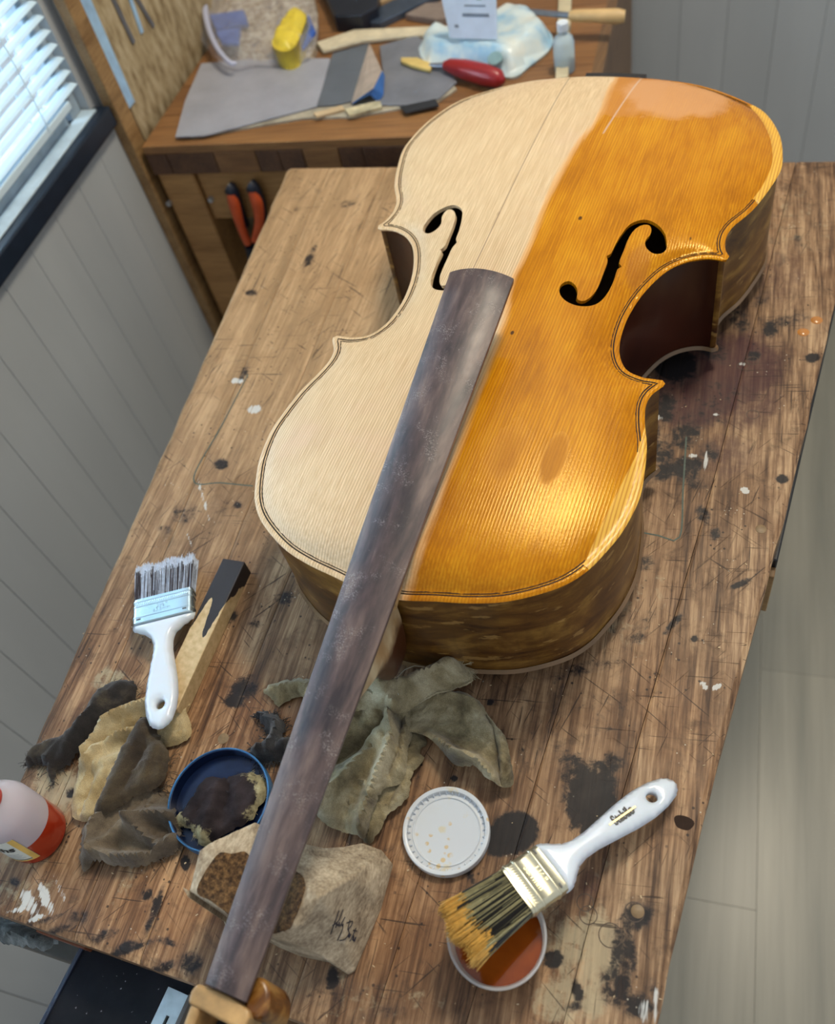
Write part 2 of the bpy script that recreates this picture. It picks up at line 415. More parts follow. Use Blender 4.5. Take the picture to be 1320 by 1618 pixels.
# marks on the bench, with cello shadow and window glare painted among them: (photo x, y, radius along, radius across, angle, strength)
DARK = [(812, 1316, 36, 31, 20, 1.9), (785, 1325, 24, 22, 0, 1.3), (935, 1262, 62, 45, 100, 1.15), (905, 1215, 30, 26, 0, .8), (955, 1215, 40, 20, 30, .8), (1062, 572, 48, 32, -20, 1.05), (1115, 545, 55, 22, -35, .62), (1165, 500, 40, 20, -50, .55),  # includes the cello's shadow, painted beside its waist and upper bout
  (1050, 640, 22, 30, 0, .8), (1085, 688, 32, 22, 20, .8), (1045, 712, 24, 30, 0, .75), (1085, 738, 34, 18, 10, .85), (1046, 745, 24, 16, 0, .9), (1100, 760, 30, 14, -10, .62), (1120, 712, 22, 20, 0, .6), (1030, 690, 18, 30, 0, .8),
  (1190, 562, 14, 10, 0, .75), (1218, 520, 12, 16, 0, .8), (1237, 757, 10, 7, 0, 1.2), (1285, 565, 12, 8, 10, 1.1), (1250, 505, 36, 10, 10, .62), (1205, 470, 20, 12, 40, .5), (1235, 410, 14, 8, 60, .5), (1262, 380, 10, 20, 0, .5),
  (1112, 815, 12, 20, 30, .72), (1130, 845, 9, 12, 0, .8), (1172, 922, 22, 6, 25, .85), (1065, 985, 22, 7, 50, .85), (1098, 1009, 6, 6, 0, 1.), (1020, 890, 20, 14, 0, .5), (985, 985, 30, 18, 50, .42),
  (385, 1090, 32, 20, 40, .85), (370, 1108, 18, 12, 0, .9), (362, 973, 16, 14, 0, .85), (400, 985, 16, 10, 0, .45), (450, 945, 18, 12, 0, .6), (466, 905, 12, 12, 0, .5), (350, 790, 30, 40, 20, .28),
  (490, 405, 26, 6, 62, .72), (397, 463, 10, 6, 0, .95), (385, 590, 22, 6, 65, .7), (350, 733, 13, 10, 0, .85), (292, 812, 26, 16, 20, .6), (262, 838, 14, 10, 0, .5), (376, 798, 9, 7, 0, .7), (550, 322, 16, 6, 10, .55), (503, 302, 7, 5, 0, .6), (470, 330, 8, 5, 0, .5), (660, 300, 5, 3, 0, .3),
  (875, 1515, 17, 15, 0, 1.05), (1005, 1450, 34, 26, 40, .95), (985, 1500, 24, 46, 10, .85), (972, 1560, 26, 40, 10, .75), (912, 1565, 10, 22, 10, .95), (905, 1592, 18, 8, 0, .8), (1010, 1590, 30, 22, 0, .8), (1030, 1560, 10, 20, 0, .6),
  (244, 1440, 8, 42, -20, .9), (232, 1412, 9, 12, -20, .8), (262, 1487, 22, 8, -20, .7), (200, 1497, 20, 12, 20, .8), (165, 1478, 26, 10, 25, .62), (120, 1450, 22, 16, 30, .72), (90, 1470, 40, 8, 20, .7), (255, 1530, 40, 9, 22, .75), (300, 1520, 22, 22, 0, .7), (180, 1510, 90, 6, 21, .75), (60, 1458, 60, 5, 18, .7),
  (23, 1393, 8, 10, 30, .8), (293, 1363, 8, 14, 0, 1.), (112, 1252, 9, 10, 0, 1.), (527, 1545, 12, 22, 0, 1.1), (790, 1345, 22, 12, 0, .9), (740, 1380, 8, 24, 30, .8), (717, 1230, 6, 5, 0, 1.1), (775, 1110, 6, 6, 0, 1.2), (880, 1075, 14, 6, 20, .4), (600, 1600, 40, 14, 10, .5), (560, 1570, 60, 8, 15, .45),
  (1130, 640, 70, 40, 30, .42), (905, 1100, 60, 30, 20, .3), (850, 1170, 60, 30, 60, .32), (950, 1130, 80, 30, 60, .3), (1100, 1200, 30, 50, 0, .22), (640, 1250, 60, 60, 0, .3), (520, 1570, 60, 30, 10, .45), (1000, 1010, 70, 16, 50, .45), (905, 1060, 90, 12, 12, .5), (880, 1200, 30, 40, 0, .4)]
PURPLE = [(1130, 600, 110, 62, 20, 1.), (1090, 640, 60, 40, 0, .8), (1190, 640, 60, 40, 30, .5), (1150, 720, 50, 40, 0, .4), (1240, 440, 40, 60, 0, .3), (905, 1400, 60, 30, 0, .35)]
PALE = [(925, 1500, 62, 70, 10, 1.), (900, 1580, 62, 50, 0, .95), (880, 1440, 50, 40, 0, .55), (95, 1245, 46, 60, 30, .85), (50, 1320, 60, 60, 0, .7), (190, 1095, 30, 60, 40, .8), (160, 1150, 30, 40, 30, .6), (30, 1410, 70, 30, 10, .55), (1000, 940, 60, 50, 40, .45), (985, 995, 60, 20, -40, .55), (1010, 1005, 16, 40, 0, .4), (1180, 330, 80, 70, 0, .35), (1250, 350, 80, 60, 0, .4), (520, 1540, 60, 50, 0, .35), (1185, 1030, 18, 30, 0, .35), (600, 1580, 140, 30, 0, .4), (440, 640, 150, 200, 0, .12), (180, 1380, 40, 50, 20, .45), (960, 1370, 30, 24, 0, .5)]
WHITE = [(45, 1425, 14, 26, 25, .9), (72, 1418, 10, 34, 22, .95), (95, 1405, 7, 30, 22, .7), (35, 1436, 30, 6, 14, .9), (60, 1450, 22, 5, 20, .9), (402, 647, 14, 8, 10, 1.), (375, 602, 12, 5, 0, .9), (322, 790, 4, 42, 15, .8), (302, 860, 3, 24, 20, .7), (1113, 1083, 5, 9, 20, 1.2), (1134, 1085, 9, 5, 30, 1.2), (1178, 775, 9, 5, -20, 1.1), (1115, 730, 4, 20, -10, .8), (1095, 720, 10, 4, 0, .7), (1132, 655, 6, 3, 0, .9), (1040, 660, 9, 6, 0, .8), (1022, 1600, 20, 26, 10, .7), (1035, 1575, 8, 20, 0, .7), (300, 640, 4, 30, 20, .4), (1175, 575, 8, 4, 0, .8), (1165, 690, 4, 4, 0, .8), (1100, 770, 4, 24, 10, .5), (1116, 1010, 3, 20, 0, .4)]  # near-left streaks are window glare painted white, the rest real spots
WARM = [(260, 1440, 120, 80, 10, .8), (200, 1060, 120, 100, 30, .35), (330, 1130, 120, 100, 0, .55), (1080, 1170, 60, 140, 20, .35), (640, 1400, 120, 160, 0, .5), (1000, 1300, 120, 60, 0, .3), (540, 420, 90, 60, 0, .2), (800, 1560, 100, 60, 0, .3)]
def stain(px, lst):
    out = np.zeros(len(px))
    for x, y, a, b, an, k in lst:
        c, s_ = math.cos(math.radians(an)), math.sin(math.radians(an)); dx, dy = px[:, 0]-x, px[:, 1]-y
        # angles are measured counter-clockwise on the photo
        u = (dx*c-dy*s_)/a; v = (dx*s_+dy*c)/b
        out = np.maximum(out, k*(1-sm(np.sqrt(u*u+v*v), .45, 1.45)))
    return out
def bench_mat():
    n = N('bench_wood', .46, 0, .28); p = n.pos(); r = n.rnd()
    q0 = n.loc(p, rot=(0, 0, -math.radians(97))); q = n.loc(q0, scale=(.06, 1, 1)); sh = n.n.new('ShaderNodeVectorMath'); sh.operation = 'ADD'
    cmb = n.n.new('ShaderNodeCombineXYZ'); n.link(n.math('MULTIPLY', r, 31.), cmb.inputs[0]); n.link(q, sh.inputs[0]); n.link(cmb.outputs[0], sh.inputs[1]); q = sh.outputs[0]
    fine = n.noise(q, 330, 5, .62); broad = n.noise(q, 42, 4, .6, .5); blot = n.noise(p, 13, 4, .6, .3)
    grime = n.noise(p, 45, 6, .7, .6)
    c = n.ramp(n.math('ADD', n.math('MULTIPLY', fine, .5), n.math('MULTIPLY', broad, .5)), [(.38, srgb(78, 56, 40)), (.5, srgb(142, 111, 82)), (.61, srgb(190, 158, 122))])
    c = n.mix(n.math('MULTIPLY', r, .42), c, n.mix(1., c, srgb(200, 176, 156), 'MULTIPLY'))
    c = n.mix(n.step(blot, .45, .65), c, n.mix(1., c, (.68, .62, .58), 'MULTIPLY'))
    c = n.mix(n.math('MULTIPLY', n.attr('warm'), .8), c, n.mix(1., c, (1.15, .90, .66), 'MULTIPLY'))
    # far left end lightened: window sheen painted into the wood colour
    y = n.sep(p)[1]; x = n.sep(p)[0]
    win_sheen = n.math('MULTIPLY', n.step(y, -.10, .40), n.step(x, .10, -.25))
    c = n.mix(n.math('MULTIPLY', win_sheen, .75), c, n.mix(.55, c, srgb(212, 172, 124)))
    dirty = n.math('MULTIPLY', n.step(grime, .5, .72), n.math('SUBTRACT', .75, n.math('MULTIPLY', win_sheen, .6)))
    c = n.mix(n.math('MULTIPLY', dirty, .72), c, srgb(56, 42, 34))
    nz = n.noise(p, 75, 6, .72, .4)
    pale = n.step(n.math('ADD', n.attr('pale'), n.math('ADD', n.math('MULTIPLY', n.math('SUBTRACT', nz, .5), 2.2), n.math('MULTIPLY', n.math('SUBTRACT', n.noise(q, 60, 4, .7), .5), 1.2))), .42, .95)
    c = n.mix(n.math('MULTIPLY', pale, .62), c, srgb(182, 168, 136))
    c = n.mix(n.math('MULTIPLY', n.step(n.math('ADD', n.attr('purple'), n.math('MULTIPLY', n.math('SUBTRACT', nz, .5), .8)), .05, .7), .78), c, srgb(62, 28, 36))
    # ink, dark stain and the cello's painted shadow
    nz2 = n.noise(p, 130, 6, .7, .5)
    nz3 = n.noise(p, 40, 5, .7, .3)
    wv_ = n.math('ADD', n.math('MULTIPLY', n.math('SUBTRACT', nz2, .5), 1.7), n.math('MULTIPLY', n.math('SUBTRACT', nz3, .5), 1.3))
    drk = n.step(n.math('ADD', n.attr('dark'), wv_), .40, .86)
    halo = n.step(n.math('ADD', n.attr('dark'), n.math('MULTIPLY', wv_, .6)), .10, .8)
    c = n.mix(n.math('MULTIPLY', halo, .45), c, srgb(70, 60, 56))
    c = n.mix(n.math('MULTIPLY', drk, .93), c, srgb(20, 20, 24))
    # scattered specks
    vo = n.voro(p, 120); vs = n.noise(p, 22, 2)
    spk = n.math('MULTIPLY', n.step(vo, .17, .11), n.step(vs, .50, .60))
    c = n.mix(n.math('MULTIPLY', spk, .85), c, srgb(38, 30, 28))
    vo2 = n.voro(n.loc(p, off=(3, 5, 1)), 190); vs2 = n.noise(p, 31, 2)
    spk2 = n.math('MULTIPLY', n.step(vo2, .14, .08), n.step(vs2, .60, .68)); c = n.mix(spk2, c, srgb(205, 195, 175))
    # scratches: long thin lines in several directions
    tot = None
    for ang, seed, th in ((12, 1, .71), (58, 5, .72), (97, 9, .70), (-24, 13, .73), (80, 17, .71), (150, 21, .735)):
        qq = n.loc(n.loc(p, rot=(0, 0, -math.radians(ang)), off=(seed, seed*2, 0)), scale=(.035, 1, 1))
        s_ = n.math('MULTIPLY', n.step(n.noise(qq, 430, 2, .5), th-.035, th-.005), n.step(n.noise(p, 9+seed*.3, 2), .44, .56))
        tot = s_ if tot is None else n.math('MAXIMUM', tot, s_)
    c = n.mix(n.math('MULTIPLY', tot, .75), c, srgb(46, 34, 28))
    wh = n.step(n.math('ADD', n.attr('white'), n.math('MULTIPLY', n.math('SUBTRACT', n.noise(q, 260, 4, .7), .5), 2.0)), .55, .8)
    c = n.mix(n.math('MULTIPLY', wh, .9), c, srgb(205, 205, 200))
    n.col(c)
    n.rough(n.math('ADD', .40, n.math('MULTIPLY', grime, .25)))
    h = n.math('SUBTRACT', n.math('ADD', n.math('MULTIPLY', fine, .35), n.math('MULTIPLY', nz, .3)), n.math('MULTIPLY', tot, .6))
    n.bump(h, .35, .0012)
    return n.m
M_bench = bench_mat()
cxy = BXY([.5], [.4])[0]
bench = thing('workbench', (float(cxy[0]), float(cxy[1]), FLOOR), 'long scarred wooden workbench with ink stains that the cello lies on', 'workbench')
cuts = [0, .085, .20, .315, .43, .55, .665, .78, .895, 1.0]
step = 2.6
for i in range(len(cuts)-1):
    nt = int(1098/step); ns = max(4, int((cuts[i+1]-cuts[i])*680/step))
    T = np.linspace(0, 1, nt+1); S = np.linspace(0, 1, ns+1)
    TT, SS = np.meshgrid(T, S, indexing='ij'); s = cuts[i]+SS*(cuts[i+1]-cuts[i])
    gapc = .00045
    s = np.clip(s, cuts[i]+(gapc if i else 0), cuts[i+1]-(gapc if i < len(cuts)-2 else 0))
    P = BXY(s.ravel(), TT.ravel())
    # worn, slightly wavy long edges
    z = np.full(len(P), BENCH)
    e = np.minimum(SS.ravel(), 1-SS.ravel())*(ns*step)
    z = z-.5*np.exp(-(e/1.2)**2)-(2.2*np.exp(-(TT.ravel()*1098/3.0)**2))-(2.0*np.exp(-((1-TT.ravel())*1098/3.0)**2))
    if i == 0: z -= 2.2*np.exp(-(SS.ravel()*ns*step/3)**2)
    if i == len(cuts)-2: z -= 2.2*np.exp(-((1-SS.ravel())*ns*step/3)**2)
    if i in (0, len(cuts)-2):
        wv = np.array([mnoise.noise(Vector((0, b/40, i))) for b in P[:, 1]])*1.6
        edge = (SS.ravel() if i == 0 else 1-SS.ravel()); P[:, 0] += wv*np.clip(1-edge*6, 0, 1)
    V = np.column_stack([P, z]); F = []
    idx = np.arange((nt+1)*(ns+1)).reshape(nt+1, ns+1)
    F = np.stack([idx[:-1, :-1], idx[:-1, 1:], idx[1:, 1:], idx[1:, :-1]], -1).reshape(-1, 4)
    ring = np.concatenate([idx[0, :], idx[1:, -1], idx[-1, -2::-1], idx[-2:0:-1, 0]])
    nb = len(V); B = V[ring].copy(); B[:, 2] = BENCH-40; V2 = np.vstack([V, B]); m = len(ring)
    F2 = [(ring[j], nb+j, nb+(j+1) % m, ring[(j+1) % m]) for j in range(m)]
    o = mesh_obj('plank', V2, [tuple(f) for f in F]+F2, M_bench, bench)
    px = toPX(V2)
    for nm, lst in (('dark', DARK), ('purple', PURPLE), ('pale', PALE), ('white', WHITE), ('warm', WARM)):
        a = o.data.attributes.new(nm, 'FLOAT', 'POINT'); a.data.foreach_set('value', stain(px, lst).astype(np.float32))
M_leg = woodmat('bench_leg_wood', srgb(90, 66, 44), srgb(130, 98, 66), 90, .6)
def inset_pt(s, t): return BXY([s], [t])[0]
for s, t in ((.16, .05), (.86, .05), (.12, .93), (.88, .93)):
    p = inset_pt(s, t); g = G(); g.box((p[0]-38, p[1]-38, FLOOR), (76, 0, 0), (0, 76, 0), (0, 0, BENCH-40-FLOOR)); bevel(g.obj('leg', M_leg, bench), 3)
for (s0, t0), (s1, t1) in (((.16, .05), (.86, .05)), ((.12, .93), (.88, .93)), ((.16, .05), (.12, .93)), ((.86, .05), (.88, .93))):
    a, b = inset_pt(s0, t0), inset_pt(s1, t1); d = b-a; L = np.linalg.norm(d); d /= L; q = np.array([-d[1], d[0]])
    g = G(); o = np.array([*(a+d*38-q*14), BENCH-150]); g.box(o, [*d*(L-76), 0], [*q*28, 0], (0, 0, 109)); bevel(g.obj('apron_rail', M_leg, bench), 2)
# low stretcher seen under the near end
M_grey = plain('grey_rail_paint', (.10, .10, .09), .6)
a = PX(-30, 1478, -330); b = PX(125, 1532, -330)
# drawn marker lines, knots, dowel plugs as inlaid parts of the top
def ribbon(name, pts, w, mat, parent, z, closed=False):
    P = np.array(pts, float); n_ = len(P); T = np.gradient(P, axis=0) if not closed else (np.roll(P, -1, 0)-np.roll(P, 1, 0))
    T /= np.linalg.norm(T, axis=1)[:, None]+1e-9; Q = np.column_stack([-T[:, 1], T[:, 0]])
    zz = z if hasattr(z, '__len__') else [z]*n_
    V = []; F = []
    for p, q, c in zip(P, Q, zz): V += [(*(p-q*w/2), c), (*(p+q*w/2), c)]
    for i in range(n_ if closed else n_-1):
        j = (i+1) % n_; F.append((2*i, 2*j, 2*j+1, 2*i+1))
    return mesh_obj(name, V, F, mat, parent)
M_mark = plain('marker_green', srgb(72, 84, 74), .6, var=.2, scale=300)
for pts in ([(392, 592), (352, 670), (306, 757), (350, 763), (400, 768)], [(1085, 690), (1080, 770), (1074, 849), (1040, 846), (998, 838)]):
    ribbon('marker_line', catmull(PL(pts), 6), 1.7, M_mark, bench, BENCH+.15)
M_plug = plain('plug_wood', srgb(128, 104, 72), .5, scale=200)
for x, y, r in ((353, 1167, 5.2), (248, 1322, 5.4), (1203, 836, 5.0), (1008, 1440, 5.0)):
    p = PX(x, y); g = G(); g.lathe((p[0], p[1], BENCH), [(0.01, .35), (r-.5, .35), (r, .1), (r, -1)], 24); g.obj('dowel_plug', M_plug, bench, 30)
M_knot = plain('knot_wood', srgb(48, 32, 22), .7, spec=.2, scale=300, bump=.3)
for x, y, r in ((1081, 1300, 7.5),):
    p = PX(x, y); th = np.linspace(0, 6.283, 22, endpoint=False)
    poly = [(p[0]+r*math.cos(a)*(1+.1*math.sin(3*a)), p[1]+r*math.sin(a)*.8*(1+.1*math.cos(2*a))) for a in th]
    g = G(); g.prism(poly, BENCH-1, BENCH+.2); g.obj('knot', M_knot, bench)
M_ring = plain('ring_dent', srgb(70, 52, 38), .5)
for x, y, r in ((925, 1426, 6.2), (930, 1446, 6.5), (965, 1478, 8.5), (1003, 1441, 7.), (1175, 578, 6), (1190, 570, 6), (1190, 655, 6)):
    p = PX(x, y); th = np.linspace(0, 6.283, 28, endpoint=False)
    ribbon('ring_dent', [(p[0]+r*math.cos(a), p[1]+r*math.sin(a)) for a in th], .7, M_ring, bench, BENCH+.12, True)
# ------------------------------------------------------------------ the cello
S1 = [(0, 6), (20, 8), (42, 13), (73, 19.5), (100, 29), (130, 48), (147, 67), (158, 90), (166, 114), (170.5, 145), (168.5, 172), (164, 200), (157, 224), (153.5, 242), (155, 256), (162, 268)]
S2 = [(160.5, 276), (152, 276), (142, 276.5), (127, 283), (117, 300), (113, 321), (113, 349), (119, 382), (131, 413), (144, 430), (158, 439), (170, 442), (181, 441)]
S3 = [(186.5, 448), (181, 459), (179, 476), (183, 494), (196, 520), (206, 553), (213, 590), (210, 622), (204, 648), (194, 672), (182, 692), (168, 706), (145, 722), (122, 735), (95, 746), (60, 753), (30, 756.5), (0, 757.5)]
half = np.vstack([catmull(S1, 4), [(163.5, 272.5)], catmull(S2, 4), [(185.5, 443.5)], catmull(S3, 4)])
# polygon counter-clockwise: up the right side (near -> far), down the left
OUT = np.vstack([half, (half*[-1, 1])[::-1][1:-1]])
def offset_poly(d, keep=.93):
    P = OUT; T = np.roll(P, -1, 0)-np.roll(P, 1, 0); T /= np.linalg.norm(T, axis=1)[:, None]
    Nn = np.column_stack([-T[:, 1], T[:, 0]]); Q = P+Nn*d
    ok = (pdist(Q, OUT) > d*keep) & inpoly(Q, OUT); Q = Q[ok]
    r = [Q[0]]
    for q in Q[1:]:
        if np.linalg.norm(q-r[-1]) > 1.2: r.append(q)
    return np.array(r)
# arching: height field from a membrane over the inside of the outline
GS = 4.0; gx = np.arange(-224, 225, GS); gy = np.arange(-4, 768, GS)
GX, GY = np.meshgrid(gx, gy, indexing='ij'); pp = np.column_stack([GX.ravel(), GY.ravel()])
DI = pdist(pp, OUT); DI[~inpoly(pp, OUT)] = 0; DI = DI.reshape(GX.shape); msk = DI > 7.0
U = np.zeros(GX.shape)
for _ in range(2600):
    U[1:-1, 1:-1] = np.where(msk[1:-1, 1:-1], .25*(U[2:, 1:-1]+U[:-2, 1:-1]+U[1:-1, 2:]+U[1:-1, :-2]+1), 0)
ic = len(gx)//2; UL = U[ic, :].copy(); mx = UL.max()
lw = (UL/mx)**.34
prof_ = np.clip(U/np.maximum(UL[None, :], .25*mx), 0, 1.6)
ARCH = lw[None, :]*prof_**.85
for _ in range(3): ARCH[1:-1, 1:-1] = .5*ARCH[1:-1, 1:-1]+.125*(ARCH[2:, 1:-1]+ARCH[:-2, 1:-1]+ARCH[1:-1, 2:]+ARCH[1:-1, :-2])
def bil(A, P):
    fx = np.clip((P[:, 0]-gx[0])/GS, 0, len(gx)-1.001); fy = np.clip((P[:, 1]-gy[0])/GS, 0, len(gy)-1.001)
    i, j = fx.astype(int), fy.astype(int); a, b = fx-i, fy-j
    return A[i, j]*(1-a)*(1-b)+A[i+1, j]*a*(1-b)+A[i, j+1]*(1-a)*b+A[i+1, j+1]*a*b
def arch(P, H=25.0):
    P = np.atleast_2d(P); d = pdist(P, OUT)
    rim = np.where(d < 2.2, -1.6*(1-np.clip(d, 0, 2.2)/2.2)**2, 0)-.7*np.exp(-((d-7)/2.2)**2)
    return rim+H*bil(ARCH, P)*sm(d, 5, 14)
# f-holes
FR = np.array([[127, 448], [123, 458], [115, 466], [105, 470], [97, 468], [89, 460], [85, 448], [82, 432], [80.5, 416], [77.5, 411], [80, 404], [80, 386], [79.5, 369], [77, 356], [72.5, 347.5], [68, 346], [65, 348.5], [64, 355], [60, 363], [53, 367], [47.5, 362], [47, 353], [51, 345], [58, 340], [67, 338.5], [77, 342], [84.5, 350], [89, 364], [91, 382], [91, 399], [94, 403], [90.5, 408], [91, 423], [91.5, 438], [94, 452], [99.5, 461], [106, 463.5], [109.5, 459], [110, 452], [107.5, 443], [110, 435], [117, 431], [125, 434], [128.5, 441]])
FR = catmull(FR, 2.2, True)
FL = (FR*[-1, 1])[::-1]
# new-wood repairs let into the edge (right side)
PT1 = catmull([(158, 220), (158, 188), (155, 157), (151, 125), (148, 100), (146, 86), (145, 72)], 5)
PT2 = catmull([(164, 703), (172, 688), (183, 668), (194.5, 640), (201.5, 610), (203, 588), (199.5, 560), (194, 538)], 5)
def clip_patch(a, i0, i1): return np.vstack([a, half[i0:i1]])
def nearest(p): return int(np.argmin(((half-np.array(p))**2).sum(1)))
ha, hb = nearest((157.5, 223)), nearest((148, 69))
P1 = np.vstack([PT1, half[hb:ha+1]])            # inner line near->far? runs far to near, outline back
hc, hd = nearest((169, 705)), nearest((200, 530))
P2 = np.vstack([PT2, half[hd:hc+1]])
cello = thing('cello', (0, 380, BENCH), 'cello body on its back with bare left belly and amber varnished right belly', 'cello')
def top_mat(name='belly_spruce'):
    n = N(name, .4); p = n.pos(); x, y, z = n.sep(p)[0], n.sep(p)[1], n.sep(p)[2]
    wob = n.noise(n.loc(p, scale=(1, .25, 1)), 6, 2)
    gx_ = n.math('ADD', x, n.math('MULTIPLY', n.math('SUBTRACT', wob, .5), .010))
    ph = n.math('MULTIPLY', gx_, 2*math.pi/.0027)
    g1 = n.math('MULTIPLY_ADD', n.math('SINE', ph), .5, .5)
    g1 = n.math('POWER', g1, 2.2)
    fine = n.noise(n.loc(p, scale=(1, .03, 1)), 620, 4, .6)
    blot = n.noise(p, 9, 4, .6, .4); blot2 = n.noise(n.loc(p, scale=(1, .4, 1)), 30, 4, .6)
    # bare wood
    bare = n.ramp(fine, [(.3, srgb(196, 164, 122)), (.7, srgb(226, 198, 158))])
    gvis = n.math('MULTIPLY', n.math('SUBTRACT', 1., n.math('MULTIPLY', n.step(y, .38, .50), .88)), n.math('ADD', .35, n.math('MULTIPLY', n.step(blot, .35, .6), .3)))
    bare = n.mix(n.math('MULTIPLY', g1, gvis), bare, srgb(160, 128, 90))
    bare = n.mix(n.math('MULTIPLY', n.step(blot2, .52, .75), .35), bare, srgb(196, 160, 120))
    bare = n.mix(n.math('MULTIPLY', n.step(blot, .52, .70), .45), bare, srgb(208, 172, 142))
    # varnish
    var = n.ramp(n.math('ADD', n.math('MULTIPLY', fine, .5), n.math('MULTIPLY', blot2, .5)), [(.33, (.36, .115, .001)), (.5, (.55, .20, .003)), (.66, (.68, .30, .010))])
    var = n.mix(n.math('MULTIPLY', g1, .45), var, (.28, .085, .002))
    # darker, redder towards both ends
    ends = n.math('MAXIMUM', n.step(y, .22, .02), n.math('MULTIPLY', n.step(y, .60, .75), .35))
    var = n.mix(n.math('MULTIPLY', n.math('MULTIPLY', ends, n.step(blot, .35, .65)), .55), var, srgb(140, 76, 22))
    # worn matt patches
    def ell(cx, cy, rx, ry):
        a = n.math('DIVIDE', n.math('SUBTRACT', x, cx), rx); b = n.math('DIVIDE', n.math('SUBTRACT', y, cy), ry)
        return n.math('SQRT', n.math('ADD', n.math('MULTIPLY', a, a), n.math('MULTIPLY', b, b)))
    nzz = n.math('MULTIPLY', n.math('SUBTRACT', n.noise(p, 28, 4, .6), .5), 1.0)
    w1 = n.step(n.math('ADD', ell(.085, .690, .060, .048), nzz), 1.15, .75)
    w2 = n.step(n.math('ADD', ell(.030, .700, .045, .066), nzz), 1.15, .85)
    var = n.mix(n.math('MULTIPLY', w2, .75), var, srgb(188, 124, 62))
    var = n.mix(n.math('MULTIPLY', w1, .75), var, srgb(206, 152, 106))
    w3 = n.step(n.math('ADD', ell(.098, .158, .010, .030), n.math('MULTIPLY', nzz, .5)), 1.1, .7)
    w4 = n.step(n.math('ADD', ell(.060, .150, .018, .042), nzz), 1.2, .2)
    w5 = n.step(n.math('ADD', ell(.108, .412, .010, .030), nzz), 1.2, .7)
    var = n.mix(n.math('MULTIPLY', n.math('MAXIMUM', w3, n.math('MAXIMUM', w4, w5)), .55), var, srgb(160, 96, 36))
    # small dents
    sp = n.math('MULTIPLY', n.step(n.voro(n.loc(p, scale=(1, .6, 0)), 34), .075, .05), n.step(n.noise(p, 15, 1), .5, .6)); var = n.mix(sp, var, srgb(70, 34, 10)); bare = n.mix(n.math('MULTIPLY', sp, .35), bare, srgb(150, 120, 90))
    # boundary
    fc = n.n.new('ShaderNodeFloatCurve'); n.link(n.math('DIVIDE', y, .76), fc.inputs['Value']); cv = fc.mapping.curves[0]
    BD = [(.0, 16), (36, 18), (113, 17), (198, 12), (293, 7), (363, -4), (382, -3), (505, -5), (567, -1), (640, 9), (700, 6), (760, 5)]
    pts = [(a/760, .5+b/100) for a, b in BD]
    cv.points[0].location = pts[0]; cv.points[1].location = pts[-1]
    for a in pts[1:-1]: cv.points.new(*a)
    fc.mapping.update()
    bx = n.math('MULTIPLY', n.math('SUBTRACT', fc.outputs[0], .5), .1)
    dd = n.math('SUBTRACT', x, bx); dd = n.math('ADD', dd, n.math('MULTIPLY', n.math('SUBTRACT', n.noise(n.loc(p, scale=(1, .08, 1)), 180, 3), .5), .008))
    m1 = n.step(dd, -.001, .0035); m2 = n.step(dd, .001, .010)
    half_ = n.mix(.5, bare, srgb(226, 158, 74))
    c = n.mix(m1, bare, half_); c = n.mix(m2, c, var)
    # old crack and the joint lines
    def line(x0, y0, x1, y1, w):
        xx = n.math('ADD', x0, n.math('MULTIPLY', n.math('SUBTRACT', y, y0), (x1-x0)/(y1-y0)))
        return n.math('MULTIPLY', n.step(n.math('ABSOLUTE', n.math('SUBTRACT', x, xx)), w, w*.5), n.math('MULTIPLY', n.step(y, y0-.002, y0+.002), n.step(y, y1+.002, y1-.002)))
    c = n.mix(n.math('MULTIPLY', line(-.045, .36, -.046, .745, .0007), .75), c, srgb(110, 84, 66))
    c = n.mix(n.math('MULTIPLY', line(.026, .600, .040, .745, .0013), .55), c, srgb(206, 186, 170))
    n.col(c)
    vr = n.math('ADD', .215, n.math('MULTIPLY', n.math('MAXIMUM', n.math('MAXIMUM', w1, w2), n.math('MAXIMUM', w3, w4)), .28))
    n.rough(n.math('ADD', n.math('MULTIPLY', n.math('SUBTRACT', 1., m2), .46), n.math('MULTIPLY', m2, vr)))
    tn = n.mix(m2, (1., 1., 1.), (1., .72, .26)); n.link(tn, n.b.inputs['Specular Tint'])
    n.bump(n.math('ADD', n.math('MULTIPLY', g1, .35), n.math('MULTIPLY', n.noise(p, 700, 3), .8)), .45, .0004)
    return n.m
M_top = top_mat()
def ribmat():
    n = N('rib_maple', .3); p = n.pos(); z = n.sep(p)[2]
    f = n.noise(n.loc(p, scale=(1, 1, 3)), 14, 5, .65, .5); fl_ = n.noise(n.loc(p, scale=(1, 1, .12)), 95, 3, .5)
    c = n.ramp(f, [(.34, srgb(56, 28, 8)), (.5, srgb(98, 64, 22)), (.62, srgb(134, 98, 42)), (.75, srgb(164, 126, 66))])
    c = n.mix(n.math('MULTIPLY', n.step(fl_, .5, .62), .22), c, srgb(70, 44, 16))
    w = n.step(n.noise(n.loc(p, scale=(1, 1, 3.5), off=(4, 2, 0)), 26, 5, .6), .60, .64)
    c = n.mix(n.math('MULTIPLY', w, .5), c, srgb(178, 140, 80)); n.col(c); n.bump(f, .05); return n.m
M_rib = ribmat()
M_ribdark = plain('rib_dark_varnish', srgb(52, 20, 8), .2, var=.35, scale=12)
M_edge = plain('edge_worn_varnish', srgb(168, 112, 52), .35, var=.25, scale=60)
M_purf = plain('purfling_dye', (.012, .006, .004), .6, spec=.2)
M_newwood = (lambda n: (n.col(n.ramp(n.math('POWER', n.math('MULTIPLY_ADD', n.math('SINE', n.math('MULTIPLY', n.sep(n.pos())[0], 2*math.pi/.003)), .5, .5), 2.), [(.2, srgb(228, 176, 66)), (.9, srgb(196, 134, 38))])), n.m)[-1])(N('new_spruce', .35))
